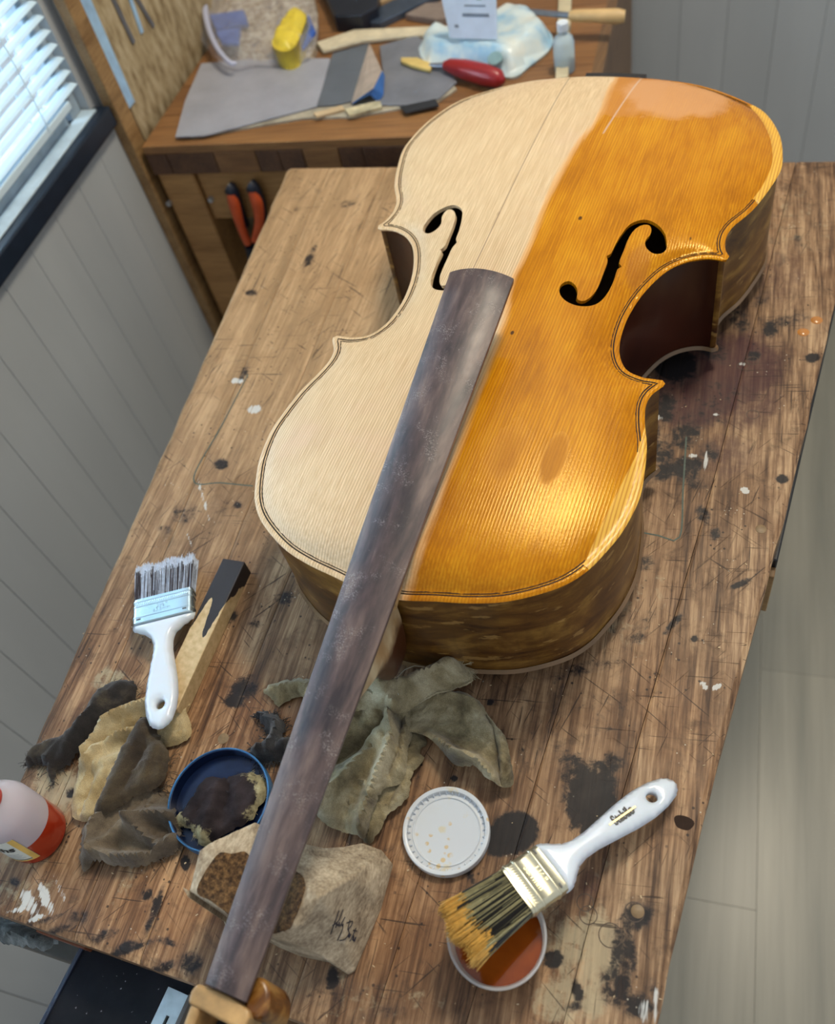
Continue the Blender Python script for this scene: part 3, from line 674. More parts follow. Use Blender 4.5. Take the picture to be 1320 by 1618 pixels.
# belly: triangulate with f-holes, patches as their own pieces
r1 = offset_poly(2.2); r2 = offset_poly(4.4); r3 = offset_poly(7.0); r4 = offset_poly(10.)
allv, allf = cdt(OUT, [FR, FL], np.vstack([r1, r2, r3, r4]), [P1, P2], 5.0)
def region(v, f, mask): return compact(v, f[mask])
cen = allv[allf].mean(1)
inP = inpoly(cen, P1) | inpoly(cen, P2)
def plate_obj(name, v2, f, mat, lift=0.0, H=25., parent=None):
    z = arch(v2, H)+lift
    o = mesh_obj(name, np.column_stack([v2, z]), f, mat, parent, True); return o
bv0, bf0 = region(allv, allf, ~inP); belly = plate_obj('belly', bv0, bf0, M_top, parent=cello); solid(belly, 4.0)
for P in (P1, P2):
    pv, pf = region(allv, allf, inpoly(cen, P))
    o = mesh_obj('edge_repair', np.column_stack([pv, arch(pv)+.12]), pf, M_newwood, cello, True); solid(o, 4.1); o['label'] = 'bright yellow new-wood repair let into the belly edge'
# bare side gets a rounded pale edge, varnished side a worn brown one: both come from the belly material
# purfling: two black lines on each side
def purf(d):
    q = offset_poly(d, .97)
    # break where the repairs interrupt it
    keep = ~(inpoly(q, P1) | inpoly(q, P2)); nn = len(q); runs = []; cur = []
    st = int(np.argmin(keep)) if not keep.all() else 0
    for i in range(nn+1):
        k = (st+i) % nn
        if keep[k] and i < nn: cur.append(q[k])
        else:
            if len(cur) > 3: runs.append(np.array(cur))
            cur = []
    for r in runs:
        # dense resample
        o = []
        for a, b in zip(r[:-1], r[1:]):
            m = max(1, int(np.linalg.norm(b-a)/2.5))
            for t in range(m): o.append(a+(b-a)*t/m)
        o.append(r[-1]); o = np.array(o)
        ribbon('purfling', o, 1.15, M_purf, cello, arch(o)+.3)
purf(5.2); purf(7.6)
# back plate
bv, bf = cdt(OUT, [], np.vstack([r1, r2, r3]), [], 8.0)
bz = -123.7-(arch(bv, 20.0))
M_back = plain('back_maple', srgb(120, 92, 62), .35, var=.2, scale=20)
o = mesh_obj('back_plate', np.column_stack([bv, bz]), bf[:, ::-1], M_back, cello, True); solid(o, 4.2)
# ribs: six bent strips
RB = offset_poly(4.0, .9)
T1 = np.argmin(((RB-[156, 271])**2).sum(1)); T2 = np.argmin(((RB-[178, 446])**2).sum(1))
T3 = np.argmin(((RB-[-178, 446])**2).sum(1)); T4 = np.argmin(((RB-[-156, 271])**2).sum(1))
mid = np.argmax(RB[:, 1]); nn = len(RB); top0 = int(np.argmin(RB[:, 1]))
def rib(i0, i1, mat, name='rib'):
    idx = [i % nn for i in range(i0, (i1 if i1 > i0 else i1+nn)+1)]
    P = RB[idx]
    V = [(*p, -3.8) for p in P]+[(*p, -120.0) for p in P]; m = len(P)
    F = [(i, i+m, i+m+1, i+1) for i in range(m-1)]
    o = mesh_obj(name, V, F, mat, cello, True); solid(o, 1.8, 0); return o
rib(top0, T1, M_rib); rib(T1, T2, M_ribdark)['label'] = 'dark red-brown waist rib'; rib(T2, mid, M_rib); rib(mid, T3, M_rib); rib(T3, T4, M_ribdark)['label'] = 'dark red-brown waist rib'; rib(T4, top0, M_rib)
# saddle at the far end
g = G(); g.loft([[(x, 757-0.0009*x*x-dy, z) for dy, z in ((-2, -3), (-2, 2.5), (2, 5), (8, 3), (8, -1))] for x in np.linspace(-34, 38, 13)])
g.obj('saddle', plain('ebony_polish', (.02, .015, .012), .25), cello, 40)
# fingerboard
def fbm_mat():
    n = N('worn_ebony', .3); p = n.pos(); q = n.loc(p, scale=(1, .06, 1))
    f = n.noise(q, 60, 4, .6, .25); ff = n.noise(q, 300, 4, .6); b = n.noise(p, 40, 5, .7)
    c = n.ramp(f, [(.36, srgb(46, 37, 40)), (.5, srgb(80, 64, 62)), (.64, srgb(112, 92, 84))])
    c = n.mix(n.math('MULTIPLY', n.step(ff, .4, .7), .35), c, srgb(52, 42, 44))
    dust = n.math('MULTIPLY', n.step(n.noise(p, 900, 2), .5, .62), n.step(b, .50, .66)); c = n.mix(n.math('MULTIPLY', dust, .45), c, srgb(170, 160, 155))
    n.col(c); n.rough(n.math('ADD', .30, n.math('MULTIPLY', b, .24))); n.bump(ff, .12, .0004); return n.m
M_fb = fbm_mat()
def fbz(y): return -36+(74+36)*(y+283)/583.0         # z of the side edges
def fbhw(y): return 16+(30.2-16)*(y+283)/583.0
def fbx(y): return -5.5*(y+283)/583.0
rings = []
for y in list(np.linspace(-283, 299, 24))+[300.5]:
    hw, z0, cx = fbhw(y), fbz(y), fbx(y)
    Rr = 42+hw*.75; k = 1.0 if y < 300 else .97
    top = []
    for u in np.linspace(-1, 1, 13):
        xx = u*hw*k; sag = math.sqrt(Rr*Rr-xx*xx)-math.sqrt(Rr*Rr-hw*hw); top.append((cx+xx, y, z0+sag-(0 if k == 1 else 1.0)))
    th = 6.2 if y < 0 else 6.2
    bot = [(cx+hw*k-1.2, y, z0-th), (cx, y, z0-th+ (4 if y > 20 else 0)), (cx-hw*k+1.2, y, z0-th)]
    rings.append(top+bot)
g = G(); g.loft(rings); fb = g.obj('fingerboard', M_fb, cello, 50); bevel(fb, .5, 2, 50)
# neck with its heel
M_neck = woodmat('neck_maple', srgb(150, 112, 62), srgb(198, 168, 122), 90, .42)
M_heel = (lambda n: (n.col(n.mix(n.step(n.math('ADD', n.sep(n.pos())[2], n.math('MULTIPLY', n.noise(n.pos(), 40, 3), .03)), 1.022, 1.002), n.ramp(n.noise(n.loc(n.pos(), scale=(1, 1, .3)), 50, 4), [(.35, srgb(170, 132, 88)), (.65, srgb(214, 190, 150))]), srgb(74, 36, 14))), n.m)[-1])(N('heel_maple', .35))
def nsec(y, zt, zb, hw, hb):
    """D-shaped section"""
    pts = [(-hw, zt), (hw, zt)]
    for a in np.linspace(0, math.pi, 11)[0:]:
        pts.append((hb*math.cos(a)*1.0 if True else 0, zb+(zt-6-zb)*(1-math.sin(a))))
    return [(fbx(y)+x, y, z) for x, z in pts]
secs = []
for y, dep, hb in ((-290, 20, 15), (-270, 21, 16), (-200, 23, 17), (-120, 25, 18.5), (-75, 29, 19.5), (-55, 37, 20), (-42, 52, 20), (-33, 74, 19.5), (-26, 94, 18.5), (-16, 108, 17), (-6, 112, 16), (5.5, 113, 16)):
    hw = min(fbhw(y)-(3.2 if y < -60 else 1.4), 21.5); zt = fbz(y)-6.3; secs.append(nsec(y, zt, fbz(y)-6-dep, hw, min(hb, hw-4.5*(y < -60))))
g = G(); g.loft(secs); g.obj('neck', M_heel, cello, 60)
# block of the neck root standing proud of the belly edge
g = G(); g.loft([nsec(-2, fbz(0)-6.3, -8, 21.5, 21.5), nsec(14, fbz(14)-6.3, 0, 20.5, 20.5)]); g.obj('neck_root', M_neck, cello, 60)
# pegbox, scroll and pegs past the near edge of the bench
M_peg = plain('pegbox_maple', srgb(176, 138, 88), .38, var=.25, scale=60)
g = G()
def pb(y, hw, z0, z1): return [(-hw, y, z1), (-hw, y, z0+6), (-hw+6, y, z0), (hw-6, y, z0), (hw, y, z0+6), (hw, y, z1)]
# cheeks and floor of the pegbox so the mortise is hollow
ZP = -41.0
def cheek(sgn):
    rr = []
    for y, hw in ((-296, 21.5), (-330, 20.5), (-380, 18.5), (-420, 16)):
        z1 = ZP-(abs(y)-300)*.16; x0, x1 = sgn*(hw-7.5), sgn*hw
        rr.append([(x0, y, z1), (x1, y, z1), (x1, y, z1-44), (x0, y, z1-44)])
    G_ = G(); G_.loft(rr); return G_
for sgn in (-1, 1): bevel(cheek(sgn).obj('pegbox_cheek', M_peg, cello), 2.5, 3)
g = G(); g.loft([[(-13, y, ZP-(abs(y)-300)*.16-34), (13, y, ZP-(abs(y)-300)*.16-34), (13, y, ZP-(abs(y)-300)*.16-44), (-13, y, ZP-(abs(y)-300)*.16-44)] for y in (-298.5, -360, -420)]); g.obj('pegbox_floor', plain('mortise_dark', (.02, .015, .012), .7), cello)
sh = [(-22, -284.5), (-12, -283.6), (0, -283.4), (12, -284.3), (20, -286.5), (22, -290), (21.5, -298), (14, -298.5), (-14, -297), (-22, -297), (-23.5, -290)]
g = G(); g.prism([(x-1, y) for x, y in sh], ZP-26, ZP+2.2); bevel(g.obj('pegbox_head', M_peg, cello), 2.2, 3)
g = G(); pts = []
for a in np.linspace(0, 2.2*2*math.pi, 60):
    r = 27*math.exp(-a*.115); pts.append((0, -447-r*math.sin(a)*1.0+6, -84+r*math.cos(a)))
g.tube(pts, list(np.linspace(14, 6, 60)), 10); g.obj('scroll', M_peg, cello, 50)
M_amber = (lambda n: (n.col(n.ramp(n.noise(n.loc(n.pos(), scale=(1, .4, .4)), 70, 4, .6, .6), [(.36, srgb(66, 34, 10)), (.5, srgb(120, 74, 26)), (.64, srgb(170, 124, 62))])), n.m)[-1])(N('amber_peg', .3))
g = G(); g.prism([tuple(q) for q in catmull(PL([(392, 1552), (406, 1542), (418, 1547), (426, 1564), (424, 1588), (412, 1608), (384, 1600)], 100), 3, True)], -96, -45.5); bevel(g.obj('pegbox_shoulder', M_amber, cello, 60), 3.2, 3)
for y, sgn in ((-312, 1), (-352, -1), (-374, 1)):
    zc = ZP-20-(abs(y)-300)*.16
    g = G(); g.tube([(sgn*20.0, y, zc), (sgn*27, y, zc)], [5, 5.5], 12); g.obj('peg_shaft', M_amber, cello, 40)
    rr = []
    for k_, (w_, h_) in enumerate(((5, 3), (7.5, 5), (8.2, 6), (7.5, 5.4), (4, 3))):
        pass
    g = G(); rings = []
    for zz_, a_, b_ in ((-20, 3, 2), (-17, 6.5, 4.2), (-8, 9, 5.4), (2, 8.0, 5.2), (12, 9.0, 5.4), (20, 7.5, 4.6), (24, 3, 2)):
        rings.append([(sgn*34+b_*math.cos(t)*1.2, y+a_*math.sin(t)*.95+4, zc+zz_*.85+6) for t in np.linspace(0, 6.283, 16, endpoint=False)])
    g.loft(rings); g.obj('peg_head', M_amber, cello, 50)
# ------------------------------------------------------------------ things on the bench
def P3(px, py, h=0.0): return PX(px, py, h)
# --- neck rest block
BLK = {  # name: (photo px, height above bench)
 'A': (288, 1401, 84), 'B': (297, 1418, 80), 'C': (315, 1344, 86), 'D': (330, 1333, 84), 'E': (403, 1299, 74), 'F': (445, 1318, 64), 'Gx': (480, 1333, 52), 'H': (512, 1340, 38), 'I': (542, 1338, 27), 'J': (572, 1332, 17),
 'K': (603, 1343, 12), 'L': (620, 1364, 5), 'M': (602, 1434, 3), 'N': (560, 1534, 3), 'O': (549, 1539, 4), 'P': (504, 1508, 32), 'Q': (457, 1488, 62), 'R': (426, 1476, 76), 'S': (390, 1461, 78), 'T': (356, 1442, 78)}
inner = {'a': (341, 1352, 85), 'b': (388, 1349, 76), 'c': (440, 1362, 74), 'd': (470, 1376, 76), 'e': (480, 1398, 79), 'f': (506, 1416, 84), 'g': (470, 1437, 79), 'h': (455, 1468, 77), 'i': (553, 1388, 56), 'j': (588, 1358, 26), 'k': (312, 1406, 83), 'l': (400, 1400, 72), 'm': (430, 1440, 74), 'n': (480, 1460, 72), 'o': (365, 1380, 78), 'p': (575, 1400, 34), 'q': (540, 1470, 38), 'r': (580, 1430, 18), 's': (520, 1362, 52), 't': (560, 1352, 30), 'u': (500, 1380, 68)}
names = list(BLK)
ol = np.array([BLK[k][:2] for k in names], float)
ctrl = np.array([P3(*v) for v in list(BLK.values())+list(inner.values())])
def idw(pts, cp, cz, pw=3.0):
    d = np.hypot(pts[:, None, 0]-cp[None, :, 0], pts[:, None, 1]-cp[None, :, 1])+1e-3; w = 1/d**pw; return (w*cz).sum(1)/w.sum(1)
cpx = np.array([v[:2] for v in list(BLK.values())+list(inner.values())], float); chh = np.array([v[2] for v in list(BLK.values())+list(inner.values())], float)
vs, es, fs, *_ = delaunay_2d_cdt([Vector(p) for p in cpx], [(i, (i+1) % len(ol)) for i in range(len(ol))]+[(names.index('K'), len(ol)+9), (len(ol)+9, len(ol)+8), (len(ol)+8, len(ol)+5)], [], 0, 1e-5)
ctri = [f for f in fs if len(f) == 3]
nvs = np.array([(v.x, v.y) for v in vs])
chh = np.array([chh[np.argmin(((cpx-p)**2).sum(1))] for p in nvs]); cpx = nvs
def facet_h(pts):
    out = np.full(len(pts), np.nan)
    for t in ctri:
        a, b, c = cpx[t[0]], cpx[t[1]], cpx[t[2]]; M_ = np.array([b-a, c-a]).T
        if abs(np.linalg.det(M_)) < 1e-6: continue
        uv = np.linalg.solve(M_, (pts-a).T).T; ok = (uv[:, 0] >= -1e-6) & (uv[:, 1] >= -1e-6) & (uv.sum(1) <= 1+1e-6)
        out[ok] = chh[t[0]]+uv[ok, 0]*(chh[t[1]]-chh[t[0]])+uv[ok, 1]*(chh[t[2]]-chh[t[0]])
    bad = np.isnan(out)
    if bad.any(): out[bad] = idw(pts[bad], cpx, chh)
    return out
den = []
for a, b in zip(ol, np.roll(ol, -1, 0)):
    m = max(1, int(np.hypot(*(b-a))/7)); den += [a+(b-a)*t/m for t in range(m)]
den = np.array(den)
tv, tf = cdt(den, [], None, [], 7.0, .5)
hh = facet_h(tv)
X3 = np.array([P3(x, y, h) for (x, y), h in zip(tv, hh)])
nb = len(den)
bot = X3[:nb].copy(); bot[:, 2] = BENCH+.2
bc = bot.mean(0); bot[:, :2] = bc[:2]+(bot[:, :2]-bc[:2])*1.0
V = np.vstack([X3, bot]); n0 = len(X3)
F = [tuple(f[::-1]) for f in tf]+[(j, (j+1) % nb, n0+(j+1) % nb, n0+j) for j in range(nb)]+[tuple(n0+j for j in range(nb))]
def block_mat():
    n = N('block_wood', .8); p = n.pos(); q = n.loc(p, rot=(0, 0, -.5), scale=(1, .45, 1))
    f = n.noise(q, 420, 5, .7); b = n.noise(p, 45, 4, .6)
    c = n.ramp(n.math('ADD', n.math('MULTIPLY', f, .5), n.math('MULTIPLY', b, .5)), [(.36, srgb(112, 94, 74)), (.5, srgb(168, 150, 124)), (.64, srgb(206, 188, 160))])
    n.col(c); n.bump(n.math('ADD', f, n.math('MULTIPLY', n.noise(p, 130, 3), .6)), .5, .0015); return n.m
blk = mesh_obj('neck_rest', V, F, block_mat()); fixn(blk); autosmooth(blk, 24); bevel(blk, 1.6, 2, 32)
blk_e = thing('neck_rest_block', tuple(np.array([*bot.mean(0)[:2], BENCH])), 'faceted wooden neck rest block under the fingerboard with cork pads', 'block')
blk.name = 'body'; attach(blk, blk_e)
n = N('cork', .95); p_ = n.pos(); f_ = n.noise(p_, 300, 5, .7); n.col(n.ramp(f_, [(.34, srgb(40, 26, 14)), (.5, srgb(92, 66, 38)), (.66, srgb(140, 106, 66))])); n.bump(f_, .9, .002); M_cork = n.m
for poly in ([(343, 1351), (366, 1349), (392, 1349), (396, 1400), (390, 1455), (358, 1441), (334, 1424), (311, 1406)], [(440, 1366), (465, 1375), (478, 1384), (482, 1394), (478, 1415), (470, 1438), (456, 1468), (440, 1472), (425, 1472), (426, 1420)]):
    pl = catmull(poly, 6, True); cv_, cf_ = cdt(pl, [], None, [], 7.0, .5); h_ = facet_h(cv_)+1.6+fbm(cv_[:, 0], cv_[:, 1], 6, 3)*.7
    o = mesh_obj('cork_pad', np.array([P3(x, y, h) for (x, y), h in zip(cv_, h_)]), cf_[:, ::-1], M_cork, blk_e, True); fixn(o); solid(o, 2.4, -1 if o.data.polygons[0].normal.z > 0 else 1)
M_ink = plain('pen_ink', (.012, .01, .02), .6)
def strokes(name, lst, hfun, w, mat, parent):
    g = G()
    for s_ in lst:
        c = catmull(s_, 2.0); P = np.array([P3(x, y, h+.5) for (x, y), h in zip(c, hfun(c))]); g.tube(P, w, 5)
    return g.obj(name, mat, parent)
def sgn_(x, y): return (500+x/9.43, 1400+y/9.43)
sig = [[(215, 720), (270, 560), (340, 370)], [(240, 590), (330, 520), (400, 350)], [(290, 620), (310, 560), (325, 600), (345, 540), (350, 600), (375, 560), (430, 460)], [(375, 560), (390, 600), (400, 560), (385, 660), (315, 810)], [(455, 550), (540, 525), (520, 590), (470, 650), (480, 600), (500, 500)],
       [(470, 650), (490, 700), (430, 790), (350, 815)], [(475, 760), (500, 700), (490, 770), (520, 710)], [(550, 660), (605, 670)], [(590, 625), (545, 740), (500, 825)], [(540, 810), (560, 740), (555, 820), (590, 760), (570, 830)]]
strokes('signature', [[sgn_(*q) for q in s_] for s_ in sig], facet_h, .38, M_ink, blk_e)

# --- stick with a black painted end
def poly_h(pts): return np.array([P3(*p) for p in pts])
stk = thing('wood_stick', tuple(P3(300, 1000, 0)), 'square pale wood stick with one black painted end beside the wide white brush', 'stick')
n = N('stick_wood', .55); p_ = n.pos()
cA = (P3(356, 881, 21)+P3(383, 888, 21))/2; cB = (P3(250, 1115, 21)+P3(271, 1120, 21))/2
ax = (cB-cA); ax[2] = 0; L_ = np.linalg.norm(ax); ax /= L_; sd = np.array([-ax[1], ax[0], 0])
dist_ = n.n.new('ShaderNodeVectorMath'); dist_.operation = 'DOT_PRODUCT'; n.link(p_, dist_.inputs[0]); dist_.inputs[1].default_value = tuple(ax)
along = n.math('SUBTRACT', dist_.outputs['Value'], float(np.dot(cA, ax))/1000)
sdv = n.n.new('ShaderNodeVectorMath'); sdv.operation = 'DOT_PRODUCT'; n.link(p_, sdv.inputs[0]); sdv.inputs[1].default_value = tuple(sd)
side_ = n.math('SUBTRACT', sdv.outputs['Value'], float(np.dot(cA, sd))/1000)
lim = n.math('ADD', .066, n.math('MULTIPLY', n.math('SINE', n.math('MULTIPLY', side_, 330.)), .022))
lim = n.math('ADD', lim, n.math('MULTIPLY', n.math('SUBTRACT', n.noise(p_, 110, 4), .5), .022))
zt_ = n.math('SUBTRACT', n.sep(p_)[2], (BENCH+21-FLOOR)/1000); lim = n.math('ADD', lim, n.math('MULTIPLY', zt_, 1.6))
n.col(n.mix(n.step(n.math('SUBTRACT', along, lim), .001, -.001), n.ramp(n.noise(n.loc(p_, scale=(1, 1, 1)), 160, 4), [(.3, srgb(186, 158, 112)), (.7, srgb(216, 190, 146))]), srgb(38, 32, 34)))
g = G(); o0 = cA-sd*12.5; o0[2] = BENCH+.3; g.box(o0, ax*L_, sd*25, (0, 0, 20.5)); bevel(g.obj('stick', n.m, stk), 1.0); bpy.data.objects['stick'].name = 'shaft'

# --- brushes
M_white = plain('white_plastic', (.70, .74, .80), .22, var=.03, scale=10)
M_white.node_tree.nodes['Principled BSDF'].inputs['Subsurface Weight'].default_value = .1
M_ferr = plain('ferrule_steel', (.56, .66, .70), .25, .9, var=.05)
M_ferrg = plain('ferrule_brass_tone', (.66, .61, .44), .3, .9, var=.06)
def brush(kind, tip, jct, W_, Lh, Lf, Lb, TH, label, cols, yellow=False):
    """tip, jct: 3d points of handle end and of the handle/ferrule joint; local +y runs towards the bristles"""
    tip = np.array(tip); jct = np.array(jct); ey = jct-tip; ey /= np.linalg.norm(ey)
    ex = np.cross(ey, [0, 0, 1.]); ex /= np.linalg.norm(ex); ez = np.cross(ex, ey)
    root = thing('paint_brush', tuple((tip+jct)/2), label, 'brush')
    T = lambda p: jct+ex*p[0]+ey*p[1]+ez*p[2]
    # handle: lofted outline with real thickness, hole cut through near the end
    ysec = [(-Lh, .04), (-Lh*.985, .10), (-Lh*.95, .17), (-Lh*.86, .235), (-Lh*.74, .265), (-Lh*.6, .25), (-Lh*.45, .205), (-Lh*.32, .165), (-Lh*.22, .165), (-Lh*.155, .21), (-Lh*.10, .34), (-Lh*.06, .47), (-Lh*.03, .52), (0, .52)]
    yy = np.array([a for a, b in ysec]); ww = np.array([b for a, b in ysec])*W_*(1 if kind == 'wide' else 1.28)
    ww[-3:] = np.array([.49, .52, .52])*W_
    if kind != 'wide': ww[-4] = .40*W_
    fy = np.array(sorted(set(np.round(np.concatenate([np.linspace(-Lh, 0, 46), yy]), 3)))); fw = np.interp(fy, yy, ww)
    k = np.array([.25, .5, .25]); fw2 = fw.copy(); fw2[1:-1] = np.convolve(fw, k, 'valid'); fw = fw2
    outl = np.vstack([np.column_stack([fw, fy]), np.column_stack([-fw, fy])[::-1]])
    hc = np.array([0, -Lh*.80]); hr = W_*.075 if kind == 'wide' else W_*.115
    hole = np.array([(hc[0]+hr*1.0*math.cos(a), hc[1]+hr*1.15*math.sin(a)) for a in np.linspace(0, 6.283, 20, endpoint=False)])
    hv, hf = cdt(outl, [hole], None, [], 3.6, .5)
    de = pdist(hv, outl); dh = pdist(hv, hole)
    wl_ = np.interp(hv[:, 1], fy, fw); th = TH*.5*np.interp(hv[:, 1], [-Lh, -Lh*.8, -Lh*.4, -Lh*.1, 0], [.62, .72, .95, .9, .92])
    r_ = np.clip(de/np.minimum(wl_, 8)*1.15, 0, 1); zz = th*np.sqrt(np.clip(1-(1-r_)**2, 0, 1)); zz *= .62+.38*sm(dh, 0, 5)
    m = len(hv); top = np.column_stack([hv, zz]); bt = np.column_stack([hv, -zz])
    Vh = np.array([T(p) for p in np.vstack([top, bt])]); Fh = [tuple(f) for f in hf]+[tuple(int(i)+m for i in f[::-1]) for f in hf]
    no = len(outl)
    # wall of the hole
    for j in range(20): a, b = no+j, no+(j+1) % 20; Fh.append((a, b, b+m, a+m))
    o = mesh_obj('handle', Vh, Fh, M_white, root, True); bm = bmesh.new(); bm.from_mesh(o.data); bmesh.ops.remove_doubles(bm, verts=bm.verts, dist=2e-5); bmesh.ops.recalc_face_normals(bm, faces=bm.faces); bm.to_mesh(o.data); bm.free()
    # ferrule with pressed beads
    def fring(y, ex_=0.0, w_=W_, t_=TH):
        a, b, r = w_/2+ex_, t_/2+ex_, t_*.32; q = []
        for cx, cy, a0 in ((a-r, b-r, 0), (-a+r, b-r, 90), (-a+r, -b+r, 180), (a-r, -b+r, 270)):
            for t in (0, 30, 60, 90): q.append((cx+r*math.cos(math.radians(a0+t)), y, cy+r*math.sin(math.radians(a0+t))))
        return [T(p) for p in q]
    Mf = M_ferrg if yellow else M_ferr
    ys = [(-1.5, 0), (Lf*.14, 0), (Lf*.16, .5), (Lf*.20, .5), (Lf*.22, 0), (Lf*.62, 0), (Lf*.64, .5), (Lf*.68, .5), (Lf*.70, 0), (Lf*.84, 0), (Lf*.86, .6), (Lf*.91, .6), (Lf*.93, 0), (Lf, 0)]
    g = G(); g.loft([fring(y, e) for y, e in ys]); fo = g.obj('ferrule', Mf, root, 40)
    g = G()
    for i in range(int(W_/2.4)):
        x = -W_/2+3+i*(W_-6)/int(W_/2.4); g.tube([T((x, Lf*.715, TH/2+.1)), T((x+1.0, Lf*.825, TH/2+.1))], .35, 5)
    stuff(g.obj('knurl_marks', Mf, fo))
    for sx in (-1, 1):
        g = G(); g.box(T((sx*W_*.38-2, Lf*.06, TH/2-.1)), ex*4, ey*1.2, ez*.5); g.obj('rivet_slot', plain('slot_dark', (.08, .08, .08), .5) if 'slot_dark' not in bpy.data.materials else bpy.data.materials['slot_dark'], fo)
    # stamped size on the ferrule
    Mtx = bpy.data.materials.get('stamp_'+kind) or plain('stamp_'+kind, (.42, .50, .52) if not yellow else (.52, .46, .26), .35, .8)
    def text(body, size, c, rot, mat, nm, lift, ext=.12, sxy=1.0):
        cu = bpy.data.curves.new(nm, 'FONT'); cu.body = body; cu.size = size; cu.extrude = ext; cu.offset = size*(.03 if body == 'Stabilo' else 0); cu.align_x = 'CENTER'; cu.align_y = 'CENTER'
        to = bpy.data.objects.new(nm, cu); COL.objects.link(to); dg = bpy.context.evaluated_depsgraph_get(); me = bpy.data.meshes.new_from_object(to.evaluated_get(dg)); bpy.data.objects.remove(to)
        vv = []
        cr, sr = math.cos(rot), math.sin(rot)
        for v in me.vertices:
            x, y = v.co.x*sxy, v.co.y; vv.append(T((c[0]+x*cr-y*sr, c[1]+x*sr+y*cr, lift+v.co.z)))
        fcs = [tuple(p.vertices) for p in me.polygons]; bpy.data.meshes.remove(me)
        return mesh_obj(nm, vv, fcs, mat, fo if nm == 'size_stamp' else o)
    ro = math.pi if kind == 'wide' else 0
    text('2½\"' if kind == 'wide' else '1½\"', Lf*.26, (0, Lf*.50 if kind == 'wide' else Lf*.33, 0), 0 if kind == 'wide' else math.pi, Mtx, 'size_stamp', TH/2+.1)
    text('63.5mm' if kind == 'wide' else '38.1mm', Lf*.20, (0, Lf*.33 if kind == 'wide' else Lf*.50, 0), 0 if kind == 'wide' else math.pi, Mtx, 'size_stamp', TH/2+.1)
    if kind != 'wide':
        Mb = plain('print_black', (.012, .012, .014), .4)
        text('Stabilo', 11.0, (.6, -Lh*.56, 0), -math.pi/2, Mb, 'printed_name', TH*.5*.93, .25, .68)
        g = G(); g.box(T((-.4, -Lh*.56-13, TH*.5*.93+.1)), ex*1.5, ey*27, ez*.35); g.obj('gold_stripe', plain('gold_print', (.75, .6, .28), .3, .8), o)
    # bristles: thick hairs in two tones with light tips, each a tapered ribbon-like spike
    bodyc, bodyc2, tipc = cols
    rg = np.random.default_rng(5 if kind == 'wide' else 9)
    Vb = []; Fb = []; mi = []
    flare = 1.03 if kind == 'wide' else 1.22
    for _ in range(2600 if kind == 'wide' else 2200):
        u = rg.uniform(-1, 1); v = rg.uniform(-1, 1); ln = Lb*(rg.normal(1, .035)-.02*abs(u)+(.04*math.sin(u*7) if kind == 'wide' else .05*math.sin(u*5+1)))
        x0, z0 = u*(W_/2-1.6), v*(TH/2-1.4)
        x1 = u*(W_/2-1)*flare+rg.normal(0, .8); z1 = v*(TH/2-1)*(1.25)+rg.normal(0, .6); w_ = rg.uniform(.28, .6)
        if kind != 'wide' and rg.random() < .05: x1 += rg.normal(0, 3.)
        b = len(Vb); mid_ = .76 if kind == 'wide' else .74; mid_ += rg.normal(0, .05)+(0.03*math.sin(u*13))
        for t, ww_ in ((-.03, 1), (mid_, 1), (1, .35)):
            xx = x0+(x1-x0)*max(t, 0)**1.3; z_ = z0+(z1-z0)*max(t, 0)**1.2-(Lb*.05*t*t)
            Vb += [T((xx-w_*ww_, Lf+ln*t, z_)), T((xx+w_*ww_, Lf+ln*t, z_)), T((xx, Lf+ln*t, z_+w_*ww_*1.2))]
        for s_ in range(2):
            for q in range(3): Fb.append((b+s_*3+q, b+s_*3+(q+1) % 3, b+s_*3+3+(q+1) % 3, b+s_*3+3+q)); mi.append(2 if s_ else (0 if rg.random() < .55 else 1))
        Fb.append((b+6, b+7, b+8)); mi.append(2)
    # one colour per hair
    for i in range(0, len(mi), 7):
        for q in range(3): mi[i+q] = mi[i]
    bo = mesh_obj('bristles', Vb, Fb, None, root, False, cols, mi)
    return root
def haircol(name, c, r=.45): return plain(name, c, r, var=.15, scale=300)
H1 = (haircol('hair_dark', srgb(62, 58, 66)), haircol('hair_pale', srgb(170, 182, 200)), haircol('hair_tip_white', srgb(196, 208, 226)))
H2 = (haircol('hair_black', srgb(30, 28, 26)), haircol('hair_olive', srgb(150, 142, 104)), haircol('hair_tip_gold', srgb(206, 160, 78)))
jA = (P3(213, 996, 24)+P3(306, 962, 24))/2; tA = P3(254, 1152, 31)
brush('wide', tA, jA, 61, float(np.linalg.norm(tA-jA)), 27, 44, 14, 'wide white handled paint brush with steel ferrule, lying by the wood stick', H1)
jB = (P3(842, 1342, 43)+P3(895, 1409, 43))/2; tB = P3(1067, 1236, 12)
brush('narrow', tB, jB, 39, float(np.linalg.norm(tB-jB)), 31, 52, 13, 'narrow white handled paint brush with varnish soaked bristles resting on the plastic cup', H2, True)

